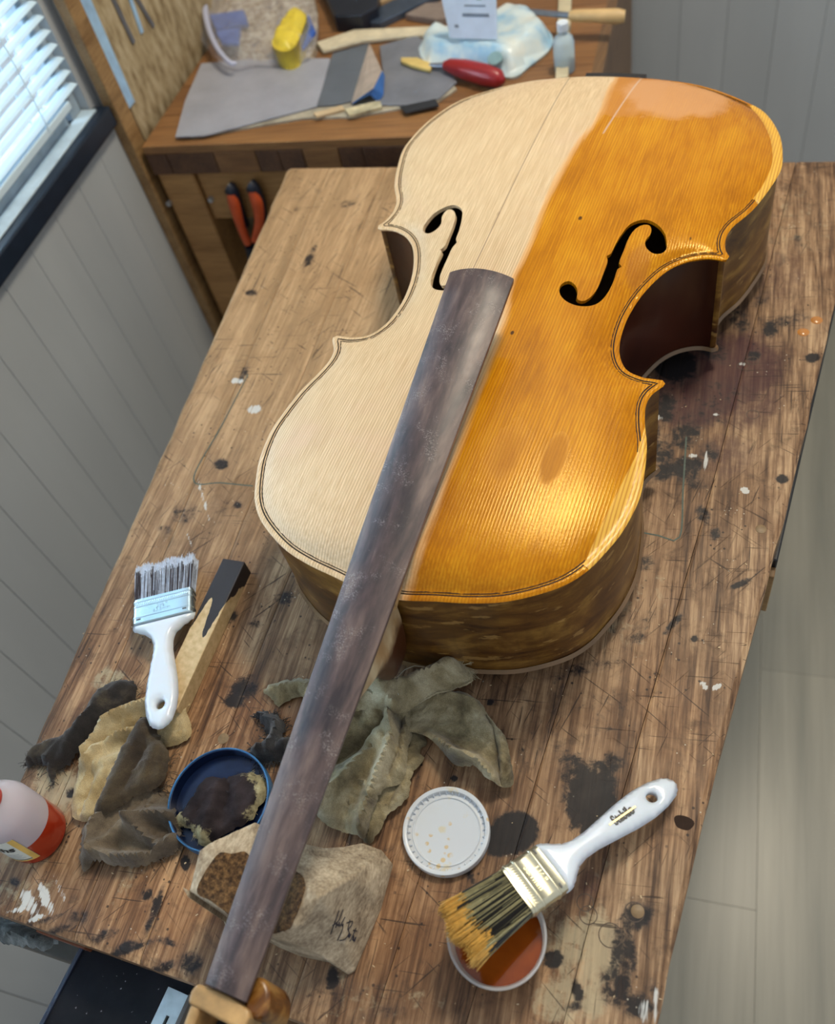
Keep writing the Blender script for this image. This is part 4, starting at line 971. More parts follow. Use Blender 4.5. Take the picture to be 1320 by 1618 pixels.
# --- plastic cup of varnish, its lid
M_clear = (lambda n: (n.col((.93, .92, .90)), n.set(Transmission_Weight=.75, IOR=1.3), n.m)[-1])(N('milky_plastic', .28))
M_varn = (lambda n: (n.col(n.ramp(n.noise(n.pos(), 30, 3), [(.3, srgb(118, 50, 10)), (.7, srgb(150, 72, 18))])), n.m)[-1])(N('varnish_liquid', .06))
cc = (PX(785, 1392, 33)+PX(785, 1560, 33))/2; cc = (cc+(PX(708, 1482, 33)+PX(862, 1478, 33))/2)/2; cr = 36.5
cup = thing('plastic_cup', (cc[0], cc[1], BENCH), 'small round plastic cup of amber varnish under the narrow brush', 'cup')
g = G(); g.lathe((cc[0], cc[1], BENCH+.2), [(.01, 0), (29, 0), (31, 1.5), (33.8, 28), (36, 29), (36.3, 33), (34.6, 33.4), (33.9, 31), (33.0, 29), (30.2, 2.6), (29, 2), (.01, 2)], 64); g.obj('cup_wall', M_clear, cup, 60)
g = G(); g.lathe((cc[0], cc[1], BENCH+.2), [(.01, 2.4), (29.3, 2.4), (32.4, 22.0), (.01, 22.0)], 64); g.obj('varnish', M_varn, cup, 60)
lc = (PX(705, 1238, 7)+PX(705, 1387, 7)+PX(635, 1313, 7)+PX(776, 1313, 7))/4
def lid_mat():
    n = N('lid_plastic', .3); p = n.pos(); v = n.voro(p, 130); m_ = n.noise(p, 45, 3)
    s_ = n.math('MULTIPLY', n.step(n.math('ADD', v, n.math('MULTIPLY', n.noise(p, 200, 3), .25)), .42, .30), n.step(m_, .50, .58))
    s2 = n.step(n.noise(n.loc(p, off=(3, 1, 0)), 60, 4), .60, .68)
    c = n.mix(n.math('MULTIPLY', s_, .7), (.62, .64, .66), srgb(206, 168, 84)); c = n.mix(n.math('MULTIPLY', s2, .45), c, srgb(214, 190, 120)); n.col(c); return n.m
lid = thing('round_cover', (lc[0], lc[1], BENCH), 'round white plastic lid spotted with yellow varnish between the cloth and the cup', 'lid')
g = G(); g.lathe((lc[0], lc[1], BENCH+.2), [(.01, 3.2), (25, 3.2), (26.5, 3.4), (27, 4.4), (27.6, 4.5), (28.2, 3.6), (29.5, 3.4), (31.5, 3.6), (32.0, 7.4), (33.4, 8.2), (35.2, 8.0), (35.8, 6.5), (35.4, .4), (34.6, 0), (.01, 0)], 72); g.obj('lid_disc', lid_mat(), lid, 40); lidd = bpy.context.scene.objects['lid_disc']
M_lidrib = plain('lid_rib', (.62, .66, .72), .3)
for a in np.linspace(0, 2*math.pi, 36, endpoint=False):
    g = G(); c_, s_ = math.cos(a), math.sin(a); g.tube([(lc[0]+31.9*c_, lc[1]+31.9*s_, BENCH+6.8), (lc[0]+29.8*c_, lc[1]+29.8*s_, BENCH+4.0)], .5, 6); g.obj('rib', M_lidrib, lidd)
# --- blue paint tin lid
bc_ = (PX(346, 1188, 12)+PX(346, 1344, 12))/2; b2_ = (PX(266, 1262, 12)+PX(427, 1262, 12))/2; bc_ = np.array([(bc_[0]+b2_[0])/2, (bc_[1]+b2_[1])/2, 0])
M_blue = plain('blue_tin', srgb(52, 104, 150), .3, .2, var=.35, scale=60); M_navy = plain('navy_tin_inside', srgb(14, 30, 62), .25, .3, var=.4, scale=25)
tin = thing('tin_lid', (bc_[0], bc_[1], BENCH), 'round blue tin lid holding a dark stained rag', 'lid')
g = G(); g.lathe((bc_[0], bc_[1], BENCH+.2), [(44, 0), (45.4, .6), (45.4, 13.2), (45.0, 14.0), (44.0, 14.0), (43.6, 13.2)], 80); g.obj('rim', M_blue, tin, 50)
g = G(); g.lathe((bc_[0], bc_[1], BENCH+.2), [(.01, 0), (44, 0), (43.6, 13.2), (43.0, 13.0), (42.2, 2.2), (.01, 1.8)], 80); g.obj('dish', M_navy, tin, 50)

# --- bottle of red-orange spirit stain
bt = np.array([-268.5, -228., BENCH]); R_ = 26.0
M_bplast = (lambda n: (n.col((.86, .80, .84)), n.set(Transmission_Weight=.55, IOR=1.25), n.m)[-1])(N('bottle_plastic', .22))
M_red = (lambda n: (n.col(n.ramp(n.noise(n.pos(), 12, 3), [(.3, srgb(150, 36, 14)), (.7, srgb(184, 62, 30))])), n.m)[-1])(N('red_stain_liquid', .14))
bot_ = thing('stain_bottle', tuple(bt), 'clear plastic bottle of red-orange stain with a paper label at the bench edge', 'bottle')
g = G(); g.lathe(bt+[0, 0, .2], [(.01, 0), (R_-2.5, 0), (R_-.4, 2.2), (R_, 5), (R_, 33), (R_-.1, 34), (.01, 34)], 56); g.obj('liquid', M_red, bot_, 50)
g = G(); g.lathe(bt+[0, 0, .2], [(R_, 34.3), (R_, 62), (R_-3, 72), (R_-9, 80), (13, 84), (12, 90), (11.0, 90), (11.2, 84), (R_-10, 79), (R_-4.2, 71), (R_-1.2, 61), (R_-1.2, 34.3)], 56); g.obj('bottle_wall', M_bplast, bot_, 50)
g = G(); g.lathe(bt+[0, 0, .2], [(14, 86), (14.5, 88), (14.5, 102), (13.5, 104), (.01, 104), (.01, 86)], 40); g.obj('cap', plain('red_cap', srgb(196, 54, 28), .35), bot_, 40)
# label wrapped round the near right side of the bottle
n = N('paper_label', .45); n.col((.72, .74, .68)); M_label = n.m
M_gold = plain('label_gold', srgb(226, 186, 96), .4)
def wrap(a0, a1, z0, z1, mat, nm, off, nseg=28):
    V = []; F = []
    for i in range(nseg+1):
        a = math.radians(a0+(a1-a0)*i/nseg)
        for z in (z0, z1): V.append((bt[0]+(R_+off)*math.cos(a), bt[1]+(R_+off)*math.sin(a), bt[2]+z))
    for i in range(nseg): F.append((2*i, 2*i+2, 2*i+3, 2*i+1))
    return mesh_obj(nm, V, F, mat, bot_, True)
LA0, LA1 = -150, -38
solid(wrap(LA0, LA1, 13, 58, M_label, 'label', .35), .2)
wrap(LA1-11, LA1, 13, 58, M_gold, 'label_border', .62)
wrap(LA0, LA1, 13, 15.2, M_gold, 'label_border', .64)
M_lt = plain('label_print', (.02, .02, .02), .5); M_lt2 = plain('label_small_print', (.30, .33, .36), .5)
for k_, (z, a0, a1, h) in enumerate(((30, -120, -58, .7), (26.5, -125, -56, .5), (24, -125, -60, .5), (21.5, -125, -55, .5), (19, -128, -62, .5), (34, -130, -92, .5))): wrap(a0, a1, z, z+h, M_lt2, 'print_line', .60)
wrap(-130, LA1-4, 16.2, 17.0, M_lt, 'print_line', .6)
def wraptext(body, size, ang, z, mat, off):
    cu = bpy.data.curves.new('print', 'FONT'); cu.body = body; cu.size = size; cu.align_x = 'RIGHT'; cu.align_y = 'CENTER'; cu.shear = .25; cu.offset = size*.03
    to = bpy.data.objects.new('printed_word', cu); COL.objects.link(to); dg = bpy.context.evaluated_depsgraph_get(); me = bpy.data.meshes.new_from_object(to.evaluated_get(dg)); bpy.data.objects.remove(to)
    V = []
    for v in me.vertices:
        a = math.radians(ang)+v.co.x/R_; V.append((bt[0]+(R_+off)*math.cos(a), bt[1]+(R_+off)*math.sin(a), bt[2]+z+v.co.y))
    F = [tuple(p.vertices) for p in me.polygons]; bpy.data.meshes.remove(me); return mesh_obj('printed_word', V, F, mat, bot_)
wraptext('chs', 13, -55, 42, M_lt, .7)

# --- rags
def rag(name, outline, ridges, mat, parent=None, base=0.0, H=6.0, edge=5.0, wr=2.0, sp=2.2, jag=.8, seed=1, thick=1.3, hpx=8.0, pxo=0.0, floorz=.6, tilt=None):
    """cloth sheet lying on the bench: outline and fold lines are traced as photo pixels on a plane hpx mm up"""
    ol_ = catmull(PL(outline, hpx), 2.2, True)
    rg = np.random.default_rng(seed)
    if jag:
        T = np.roll(ol_, -1, 0)-np.roll(ol_, 1, 0); T /= np.linalg.norm(T, axis=1)[:, None]+1e-9; ol_ = ol_+np.column_stack([-T[:, 1], T[:, 0]])*rg.normal(0, jag, len(ol_))[:, None]
    v, f = cdt(ol_, [], None, [], sp); d = pdist(v, ol_)
    eh = .55+.45*fbm(v[:, 0], v[:, 1], 22, seed+11, 2)          # how far the border lifts off
    z = H*(sm(d, 0, edge)*(1-.55*eh)+.55*eh)
    for pts, amp, w in ridges:
        pl = catmull(PL(pts, hpx), 3); dd = pdist(v, pl, False); z += 1.15*amp*np.exp(-(dd/w)**1.35)*(.35+.65*sm(d, -3, 4))
    an = rg.uniform(0, 3.1); ca, sa = math.cos(an), math.sin(an); u_, w_ = v[:, 0]*ca+v[:, 1]*sa, (-v[:, 0]*sa+v[:, 1]*ca)*.4
    rn = fbm(u_, w_, 16, seed, 3); rn2 = fbm(v[:, 0], v[:, 1], 7, seed+3, 2)
    z += wr*(1.5*(1-2.2*np.abs(rn))**3*(np.abs(rn) < .45)-.4)*sm(d, -2, 8)+wr*.30*rn2
    z = np.maximum(z, 0)+base+floorz+ (tilt(v) if tilt else 0)
    o = mesh_obj(name, np.column_stack([v, BENCH+z]), f, mat, parent, True); solid(o, thick, 1)
    return o, ol_, v, z
def fringe(name, line, zl, mat, parent, seed, n_=60, L_=5, w=.22):
    rg = np.random.default_rng(seed); g = G(); P = np.array(line)
    c = P.mean(0)
    for _ in range(n_):
        i = rg.integers(0, len(P)-1); p = P[i]+(P[i+1]-P[i])*rg.random(); d = p-c; d /= np.linalg.norm(d)+1e-9; a = rg.normal(0, .7)
        d = np.array([d[0]*math.cos(a)-d[1]*math.sin(a), d[0]*math.sin(a)+d[1]*math.cos(a)]); l = L_*rg.uniform(.4, 1.3); b = rg.normal(0, l*.3, 2)
        pts = [(*(p-d*1.0), zl), (*(p+d*l*.5+b*.5), zl+rg.uniform(0, 1.5)), (*(p+d*l+b), max(BENCH+.4, zl-1+rg.uniform(-1, 1)))]
        g.tube(pts, w, 4)
    return stuff(g.obj(name, mat, parent))
F_black = fabric('rag_black', (srgb(26, 24, 24), srgb(46, 42, 40), srgb(78, 70, 58)), .55)
F_tan = fabric('rag_tan', (srgb(120, 98, 62), srgb(168, 146, 104), srgb(190, 172, 134)), .5, 14)
F_dbrown = fabric('rag_dark_brown', (srgb(34, 28, 22), srgb(56, 46, 36), srgb(80, 68, 50)), .5)
F_brown = fabric('rag_brown', (srgb(58, 50, 42), srgb(96, 84, 70), srgb(126, 112, 92)), .5)
F_green = fabric('cloth_green_grey', (srgb(80, 70, 50), srgb(142, 130, 100), srgb(184, 174, 146)), .5, 22)
def ragtop(*a, label, cat='rag', fr=None, **k):
    c = PL(a[1], 8).mean(0); root = thing('rag', (c[0], c[1], BENCH), label, cat)
    o, ol_, v, z = rag('cloth', *a[1:], parent=root, **k); return root, o, ol_
r2_, o2, l2 = ragtop('rag', [(150, 1165), (172, 1135), (205, 1118), (245, 1105), (275, 1104), (297, 1110), (292, 1120), (300, 1150), (296, 1165), (262, 1176), (232, 1168), (205, 1200), (185, 1240), (165, 1294), (138, 1296), (115, 1290), (112, 1268), (120, 1225), (128, 1195)],
  [([(138, 1188), (165, 1148), (210, 1125), (260, 1110)], 13, 5), ([(140, 1208), (170, 1176), (215, 1160)], 14, 4), ([(150, 1196), (190, 1160), (250, 1130)], -6, 3), ([(165, 1225), (150, 1260), (140, 1290)], 7, 6), ([(190, 1160), (150, 1178)], -7, 3.5), ([(158, 1210), (200, 1195)], 6, 5), ([(150, 1225), (130, 1280)], -5, 4), ([(250, 1135), (292, 1122)], 4, 3)], F_tan, label='pale tan cotton rag with soft folds under the handle of the wide brush', base=1, H=7, wr=2.2, jag=.25, seed=3)
r3_, o3, l3 = ragtop('rag', [(232, 1140), (246, 1152), (262, 1178), (272, 1200), (268, 1230), (255, 1250), (225, 1262), (185, 1285), (158, 1294), (168, 1262), (190, 1210), (212, 1168)],
  [([(235, 1160), (215, 1200), (180, 1270)], 5, 9), ([(258, 1190), (235, 1240)], 4, 6), ([(240, 1190), (205, 1250)], -3, 4)], F_dbrown, label='dark brown strip of rag lying across the tan rag', base=13, H=7, wr=1.4, jag=.8, seed=5)
fringe('frayed_edge', l3[20:90], BENCH+9, F_dbrown, r3_, 3, 70, 7)
r1_, o1, l1 = ragtop('rag', [(36, 1208), (48, 1185), (80, 1168), (112, 1155), (135, 1122), (158, 1092), (182, 1076), (212, 1080), (208, 1104), (190, 1128), (160, 1146), (140, 1168), (122, 1190), (100, 1208), (84, 1216), (80, 1238), (72, 1212), (55, 1205)],
  [([(190, 1090), (150, 1130), (110, 1185)], 7, 8), ([(165, 1100), (130, 1150), (60, 1190)], 6, 7), ([(150, 1122), (100, 1172)], -4, 4), ([(75, 1205), (100, 1180)], 5, 5)], F_black, label='blackened frayed rag nearest the left edge of the bench', base=.5, H=9, wr=1.5, jag=1.2, seed=7)
fringe('frayed_edge', np.vstack([l1, l1[:1]]), BENCH+3, F_black, r1_, 5, 170, 7)
r4_, o4, l4 = ragtop('rag', [(128, 1328), (132, 1302), (160, 1288), (185, 1268), (212, 1246), (238, 1242), (262, 1256), (276, 1282), (284, 1320), (280, 1340), (250, 1356), (215, 1367), (180, 1364), (150, 1358), (132, 1374), (126, 1350)],
  [([(148, 1340), (155, 1305), (200, 1260), (235, 1245)], 12, 5), ([(152, 1350), (190, 1358), (235, 1354), (280, 1326)], 15, 4.5), ([(215, 1302), (240, 1290), (278, 1292)], 14, 4.5), ([(215, 1302), (232, 1322), (250, 1334)], 12, 3.5), ([(185, 1338), (205, 1334), (240, 1343)], -12, 7), ([(258, 1308), (262, 1322)], -9, 5), ([(165, 1335), (190, 1312), (220, 1302)], 6, 5), ([(240, 1318), (250, 1338)], -6, 5)], F_brown, label='brown rag folded open between the bottle and the blue tin lid', base=1, H=7, wr=2.2, jag=.7, seed=9)
fringe('frayed_edge', l4[10:80], BENCH+6, F_brown, r4_, 8, 110, 4)
# stained rag in the tin lid
n = N('rag_stained', .95, 0, .2); p_ = n.pos()
dx = n.math('DIVIDE', n.math('SUBTRACT', n.sep(p_)[0], -.119), .034); dy = n.math('DIVIDE', n.math('SUBTRACT', n.sep(p_)[1], -.152), .032)
rr_ = n.math('SQRT', n.math('ADD', n.math('MULTIPLY', dx, dx), n.math('MULTIPLY', dy, dy)))
mk = n.step(n.math('ADD', rr_, n.math('MULTIPLY', n.math('SUBTRACT', n.noise(p_, 45, 5, .65), .5), 1.5)), .92, 1.06)
n.col(n.mix(mk, n.ramp(n.noise(p_, 60, 4), [(.3, srgb(30, 25, 28)), (.7, srgb(58, 50, 52))]), n.ramp(n.noise(p_, 200, 4), [(.3, srgb(128, 118, 88)), (.7, srgb(176, 166, 130))]))); n.bump(n.noise(p_, 900, 3), .5, .001)
r5_, o5, l5 = ragtop('rag', [(274, 1296), (290, 1276), (306, 1252), (326, 1226), (352, 1229), (372, 1222), (402, 1222), (422, 1240), (412, 1262), (402, 1272), (396, 1290), (370, 1306), (345, 1318), (322, 1332), (308, 1322), (300, 1306)],
  [([(345, 1240), (335, 1280), (325, 1320)], 6, 8), ([(380, 1235), (375, 1290)], 4, 8), ([(360, 1240), (350, 1300)], -4, 5), ([(300, 1285), (320, 1250)], 4, 6)], n.m, label='dark stained rag with cream edges lying in the blue tin lid', base=3, H=8, wr=2., jag=.7, seed=12, hpx=12)
fringe('frayed_edge', l5[30:100], BENCH+10, n.m, r5_, 10, 60, 3, .15)
# small black lint
r7_, o7, l7 = ragtop('rag', [(402, 1128), (418, 1124), (434, 1130), (446, 1142), (444, 1160), (466, 1170), (462, 1190), (440, 1198), (415, 1204), (400, 1196), (394, 1182), (414, 1172), (424, 1160), (414, 1142)],
  [([(410, 1130), (436, 1145), (430, 1175), (405, 1190)], 9, 5), ([(450, 1180), (420, 1190)], 6, 5)], fabric('lint_black', (srgb(20, 20, 24), srgb(34, 34, 38), srgb(60, 60, 62)), .55), label='small scrap of black lint beside the fingerboard above the blue tin lid', base=.3, H=6, wr=5, jag=1.2, seed=15, sp=2.4)
fringe('lint_fibres', np.vstack([l7, l7[:1]]), BENCH+4, bpy.data.materials['lint_black'], r7_, 12, 220, 6, .3)
# big green-grey cloth knotted under the neck
cx_ = PX(640, 1170, 10); cloth = thing('polishing_cloth', (cx_[0], cx_[1], BENCH), 'large green-grey cloth knotted beneath the neck near the cello body', 'cloth')
rag('tail', [(416, 1090), (428, 1080), (450, 1074), (485, 1072), (520, 1082), (540, 1120), (500, 1130), (478, 1098), (452, 1104), (436, 1112), (428, 1098)], [([(430, 1090), (480, 1082), (520, 1100)], 6, 5)], F_green, cloth, base=1, H=4, wr=2, seed=21)
rag('flap', [(640, 1112), (676, 1098), (725, 1096), (752, 1106), (768, 1122), (784, 1144), (798, 1168), (806, 1205), (809, 1236), (795, 1240), (786, 1240), (772, 1232), (752, 1212), (720, 1206), (696, 1182), (676, 1168), (655, 1158), (640, 1160)],
  [([(650, 1164), (690, 1176), (720, 1198), (752, 1208), (780, 1238)], 22, 4.5), ([(650, 1104), (690, 1098), (728, 1102), (752, 1110)], 12, 5), ([(766, 1124), (782, 1160), (790, 1236)], -7, 2.2), ([(775, 1122), (796, 1165), (806, 1232)], 6, 5), ([(700, 1140), (760, 1180)], -3, 16)], F_green, cloth, base=4, H=9, edge=6, wr=1.6, seed=22, jag=.2, hpx=14)
rag('under_fold', [(600, 1170), (650, 1150), (672, 1168), (660, 1182), (666, 1198), (652, 1216), (640, 1258), (612, 1288), (594, 1316), (582, 1328), (570, 1318), (565, 1260)], [([(660, 1215), (620, 1278), (590, 1318)], 7, 6), ([(575, 1300), (600, 1240)], 6, 6), ([(600, 1300), (625, 1245)], -4, 6)], F_green, cloth, base=1, H=7, wr=2.4, seed=23, jag=.5, hpx=10)
rag('main_fold', [(470, 1190), (520, 1110), (560, 1070), (610, 1085), (640, 1104), (648, 1150), (642, 1185), (634, 1228), (606, 1244), (590, 1275), (576, 1320), (566, 1316), (545, 1310), (522, 1302), (505, 1290), (480, 1262), (455, 1240)],
  [([(636, 1110), (643, 1150), (634, 1215)], 12, 6), ([(618, 1128), (625, 1172), (598, 1240), (574, 1312)], 20, 6), ([(600, 1130), (580, 1190), (545, 1240), (500, 1270)], 17, 8), ([(560, 1100), (520, 1150)], 12, 12), ([(606, 1134), (570, 1170), (530, 1198)], -22, 5), ([(588, 1180), (572, 1192)], -12, 4), ([(634, 1140), (628, 1185), (612, 1225)], -16, 3.5), ([(592, 1190), (560, 1245), (540, 1300)], -4, 6), ([(520, 1290), (480, 1240)], 8, 8), ([(585, 1175), (600, 1150)], -6, 4)],
  F_green, cloth, base=3, H=15, edge=10, wr=3.2, seed=24, jag=.25, hpx=18, sp=2.6)
rag('knot_band', [(478, 1085), (520, 1052), (560, 1045), (600, 1062), (622, 1070), (652, 1060), (690, 1040), (712, 1030), (726, 1044), (744, 1062), (738, 1074), (712, 1082), (680, 1092), (656, 1106), (640, 1118), (622, 1124), (590, 1112), (540, 1120), (505, 1128)],
  [([(610, 1085), (650, 1076), (720, 1046)], 9, 9), ([(600, 1075), (625, 1120)], 9, 6), ([(560, 1060), (600, 1085)], 8, 7), ([(660, 1098), (700, 1078), (740, 1066)], -5, 4), ([(540, 1090), (590, 1100), (622, 1118)], 7, 6), ([(580, 1090), (612, 1108)], -6, 3)], F_green, cloth, base=24, H=11, edge=9, wr=2.4, seed=25, jag=.4, hpx=38, sp=2.6, thick=1.6)
kl = catmull(PL([(712, 1030), (722, 1040), (732, 1050), (744, 1062), (740, 1074)], 38), 3); fringe('frayed_edge', kl, BENCH+38, F_green, cloth, 31, 60, 7, .2)
g = G(); g.tube([P3(610, 1088, 42), P3(640, 1058, 44), P3(655, 1052, 44), P3(672, 1054, 42)], .3, 5); g.tube([P3(618, 1068, 46), P3(624, 1080, 46), P3(630, 1098, 44)], .35, 5); g.obj('loose_thread', plain('thread', srgb(190, 186, 170), .8), cloth)
# crumbs and shavings
g = G(); rg = np.random.default_rng(3)
for _ in range(260):
    s_, t_ = rg.random(), rg.random(); p = BXY([s_], [t_**1.3])[0]; a = rg.uniform(0, 6.28); l = rg.uniform(.5, 2.2); w_ = l*rg.uniform(.25, .6); c_, q_ = math.cos(a), math.sin(a)
    g.box((p[0], p[1], BENCH+.1), (l*c_, l*q_, rg.uniform(0, .5)), (-w_*q_, w_*c_, 0), (0, 0, .35))
cr_ = stuff(g.obj('wood_crumbs', plain('crumb_wood', srgb(200, 176, 140), .8))); tag(cr_, 'tiny pale wood crumbs scattered all over the scarred bench top', 'crumbs')
for k_, (x, y, lab) in enumerate(((1282, 525, 'amber varnish drop on the bench nearest its right edge'), (1265, 507, 'amber varnish drop second from the right bench edge'))):
    x, y = ((1291, 506), (1270, 525))[k_]
    p = PX(x, y); g = G(); g.lathe((p[0], p[1], BENCH+.1), [(.01, 1.6), (3, 1.4), (5.4, .6), (6.2, 0), (.01, 0)], 24); o = g.obj('varnish_drop', plain('drop_amber', srgb(190, 128, 66), .12), None, 50); tag(o, lab, 'drop', 'varnish drops on the bench')
# glued stone-like stains under the bench edge: black board, steel bar, dusty cloth
bb = thing('black_board', (-190, -420, -300), 'long dark board sticking out below the near edge of the bench', 'board')
M_blk = (lambda n: (n.col(n.mix(n.step(n.noise(n.pos(), 260, 3), .70, .74), n.ramp(n.noise(n.pos(), 18, 4), [(.35, (.004, .005, .008)), (.7, (.016, .016, .02))]), (.3, .3, .32))), n.m)[-1])(N('black_board_paint', .6, 0, .15))
q0, q1, q2, q3 = [PX(x, y, -60) for x, y in ((124, 1508), (262, 1552), (222, 1622), (58, 1622))]
x0_, x1_ = float(q0[0]), float(q1[0])
g = G(); g.box((x0_, -620, BENCH-82), (x1_-x0_+26, 0, 0), (0, 340, 0), (0, 0, 22)); bevel(g.obj('plank', M_blk, bb), 1.5)
g = G(); g.box((x0_-1.5, -620, BENCH-82), (4, 0, 0), (0, 340, 0), (0, 0, 24)); bevel(g.obj('edge_strip', plain('blue_edge', (.02, .03, .06), .4), bb), .8)
a_ = PX(262, 1558, -50); b_ = PX(299, 1572, -50)
sb = thing('slotted_steel_bar', (float(a_[0]), -330, BENCH-59), 'pale slotted steel bar lying on the dark board beside the pegbox', 'bar')
M_bar = plain('zinc_steel', (.50, .56, .58), .35, .6, var=.12, scale=60)
g = G(); wbar = float(b_[0]-a_[0]); xa = float(a_[0])
outl = np.array([(xa, -293.), (xa, -520), (xa+wbar, -520), (xa+wbar, -293)])[::-1]; outl = outl[::-1]
sl = np.array([(xa+wbar*.42, -312.), (xa+wbar*.42, -500), (xa+wbar*.55, -500), (xa+wbar*.55, -312)])
bv_, bf_ = cdt(outl, [sl], None, [], 20); o = mesh_obj('bar', np.column_stack([bv_, np.full(len(bv_), BENCH-55.)]), bf_, M_bar, sb); solid(o, 4)
g = G(); g.box((xa+wbar+.5, -520, BENCH-59.5), (3.5, 0, 0), (0, 228, 0), (0, 0, 12)); g.obj('side_strip', plain('grey_strip', (.12, .11, .10), .5), sb)
# end rail and the dusty lint roll under the edge
er = G(); pA, pB = PX(-40, 1470, -110), PX(130, 1528, -110); d = (pB-pA)/np.linalg.norm(pB-pA); q = np.array([-d[1], d[0], 0])
er.box(np.array([pA[0], pA[1], BENCH-150]), d*np.linalg.norm(pB-pA), q*26, (0, 0, 40)); o = er.obj('low_rail', plain('grey_rail', srgb(92, 88, 80), .7), bench); bevel(o, 2)
g = G(); g.box(PX(70, 1478, -62)+np.array([0, 0, 0]), (52, 3, 0), (0, 16, 0), (0, 0, 16)); o = bevel(g.obj('offcut', woodmat('redwood', srgb(88, 44, 22), srgb(130, 72, 38), 4, .6)), 1); tag(o, 'small red-brown wood offcut wedged under the near bench edge', 'offcut')
o_, l_, _, _ = rag('lint_roll', [(-40, 1440), (0, 1452), (40, 1464), (86, 1480), (70, 1496), (40, 1494), (0, 1484), (-40, 1470)], [([(-30, 1458), (60, 1486)], 8, 6)], fabric('grey_lint', (srgb(52, 58, 60), srgb(92, 98, 98), srgb(140, 146, 146)), .5, 40), None, base=-72, H=8, wr=4, seed=41, jag=1.2, hpx=-62, sp=2.6)
tag(o_, 'fluffy grey roll of lint tucked below the near left bench edge', 'lint')
# black runner with a wooden end under the right side of the bench
g = G(); pA, pB = PX(1302, 618, -50), PX(1228, 893, -50)
g.box(np.array([pB[0]-30, pB[1], BENCH-120]), (30+0, 0, 0), (pA[0]-pB[0], pA[1]-pB[1]+250, 0), (0, 0, 78)); o = bevel(g.obj('drawer_side', plain('drawer_black', (.008, .008, .01), .4), bench), 1.5)
g = G(); g.box(np.array([pB[0]-34, pB[1]-12, BENCH-120]), (34, 0, 0), (0, 12, 0), (0, 0, 66)); bevel(g.obj('drawer_end', M_trimwood, bench), 1)
# ------------------------------------------------------------------ the far bench
F0 = np.array([-785., 770., 0]); fa = math.radians(8.0)
FX = np.array([math.cos(fa), math.sin(fa), 0]); FYv = np.array([-math.sin(fa), math.cos(fa), 0])
ZT2 = BENCH
fb2 = thing('far_bench', tuple((F0+FX*360+FYv*260)*[1, 1, 0]+np.array([0, 0, FLOOR])), 'brown block-edged wooden workbench against the wall at the back left', 'workbench')
def b2box(g, x0, x1, y0, y1, z0, z1): return g.box(F0+FX*x0+FYv*y0+np.array([0, 0, z0]), FX*(x1-x0), FYv*(y1-y0), (0, 0, z1-z0))
WB = 712; DB = 640
M_b2 = [woodmat('far_bench_wood_a', srgb(112, 74, 42), srgb(158, 112, 66), 11, .5, var=(.4, srgb(90, 56, 34))), woodmat('far_bench_wood_b', srgb(140, 98, 54), srgb(180, 134, 80), 11, .5)]
M_b2d = woodmat('far_bench_block_dark', srgb(70, 44, 30), srgb(104, 70, 46), 100, .55)
g = G(); b2box(g, 26, WB, 26, DB, ZT2-52, ZT2-3); g.obj('core', M_dark, fb2)
for i in range(7):
    g = G(); b2box(g, 0, WB, i*DB/7+.6, (i+1)*DB/7-.6, ZT2-14, ZT2); bevel(g.obj('plank', M_b2[0], fb2), 1.2)
x = 0; i = 0
for w_ in (38, 86, 74, 40, 42, 60, 40, 78, 60, 70, 64, 60):
    if x+w_ > WB: w_ = WB-x
    g = G(); b2box(g, x+.6, x+w_-.6, 0, 26, ZT2-52, ZT2-14.5); bevel(g.obj('block', M_b2d if i % 3 != 2 else M_b2[0], fb2), 1.2); x += w_; i += 1
g = G(); b2box(g, 70, WB-72, 14, 40, ZT2-150, ZT2-52.5); bevel(g.obj('apron_rail', M_b2[1], fb2), 2)
for a, b in ((2, 6), (WB-72, 6), (2, DB-76), (WB-72, DB-76)):
    g = G(); b2box(g, a, a+66, b, b+66, FLOOR, ZT2-52.5); bevel(g.obj('leg', M_b2[1], fb2), 3)
g = G(); b2box(g, WB-2, WB+16, 0, DB, ZT2-620, ZT2); bevel(g.obj('end_panel', woodmat('end_panel_wood', srgb(92, 66, 44), srgb(120, 90, 60), 90, .5), fb2), 2)
g = G(); b2box(g, 70, WB-72, 60, DB-80, ZT2-480, ZT2-462); b2box(g, 70, WB-72, 300, 312, ZT2-462, ZT2-56); g.obj('shelf', plain('shelf_dark', srgb(52, 40, 34), .7), fb2)
M_bolt = plain('bolt_zinc', (.45, .46, .48), .35, .8)
def PV(px, py, P0, nrm):
    d = rays((px, py))[0]; s = ((P0-CAM) @ nrm)/(d @ nrm); return CAM+d*s
for x_, y_ in ((268, 320), (305, 327), (334, 314)):
    p = PV(x_, y_, F0+FYv*(6 if x_ < 290 else 14), -FYv)
    g = G(); g.tube([p, p-FYv*6], [5.5, 4.5], 10); g.obj('bolt', M_bolt, fb2)
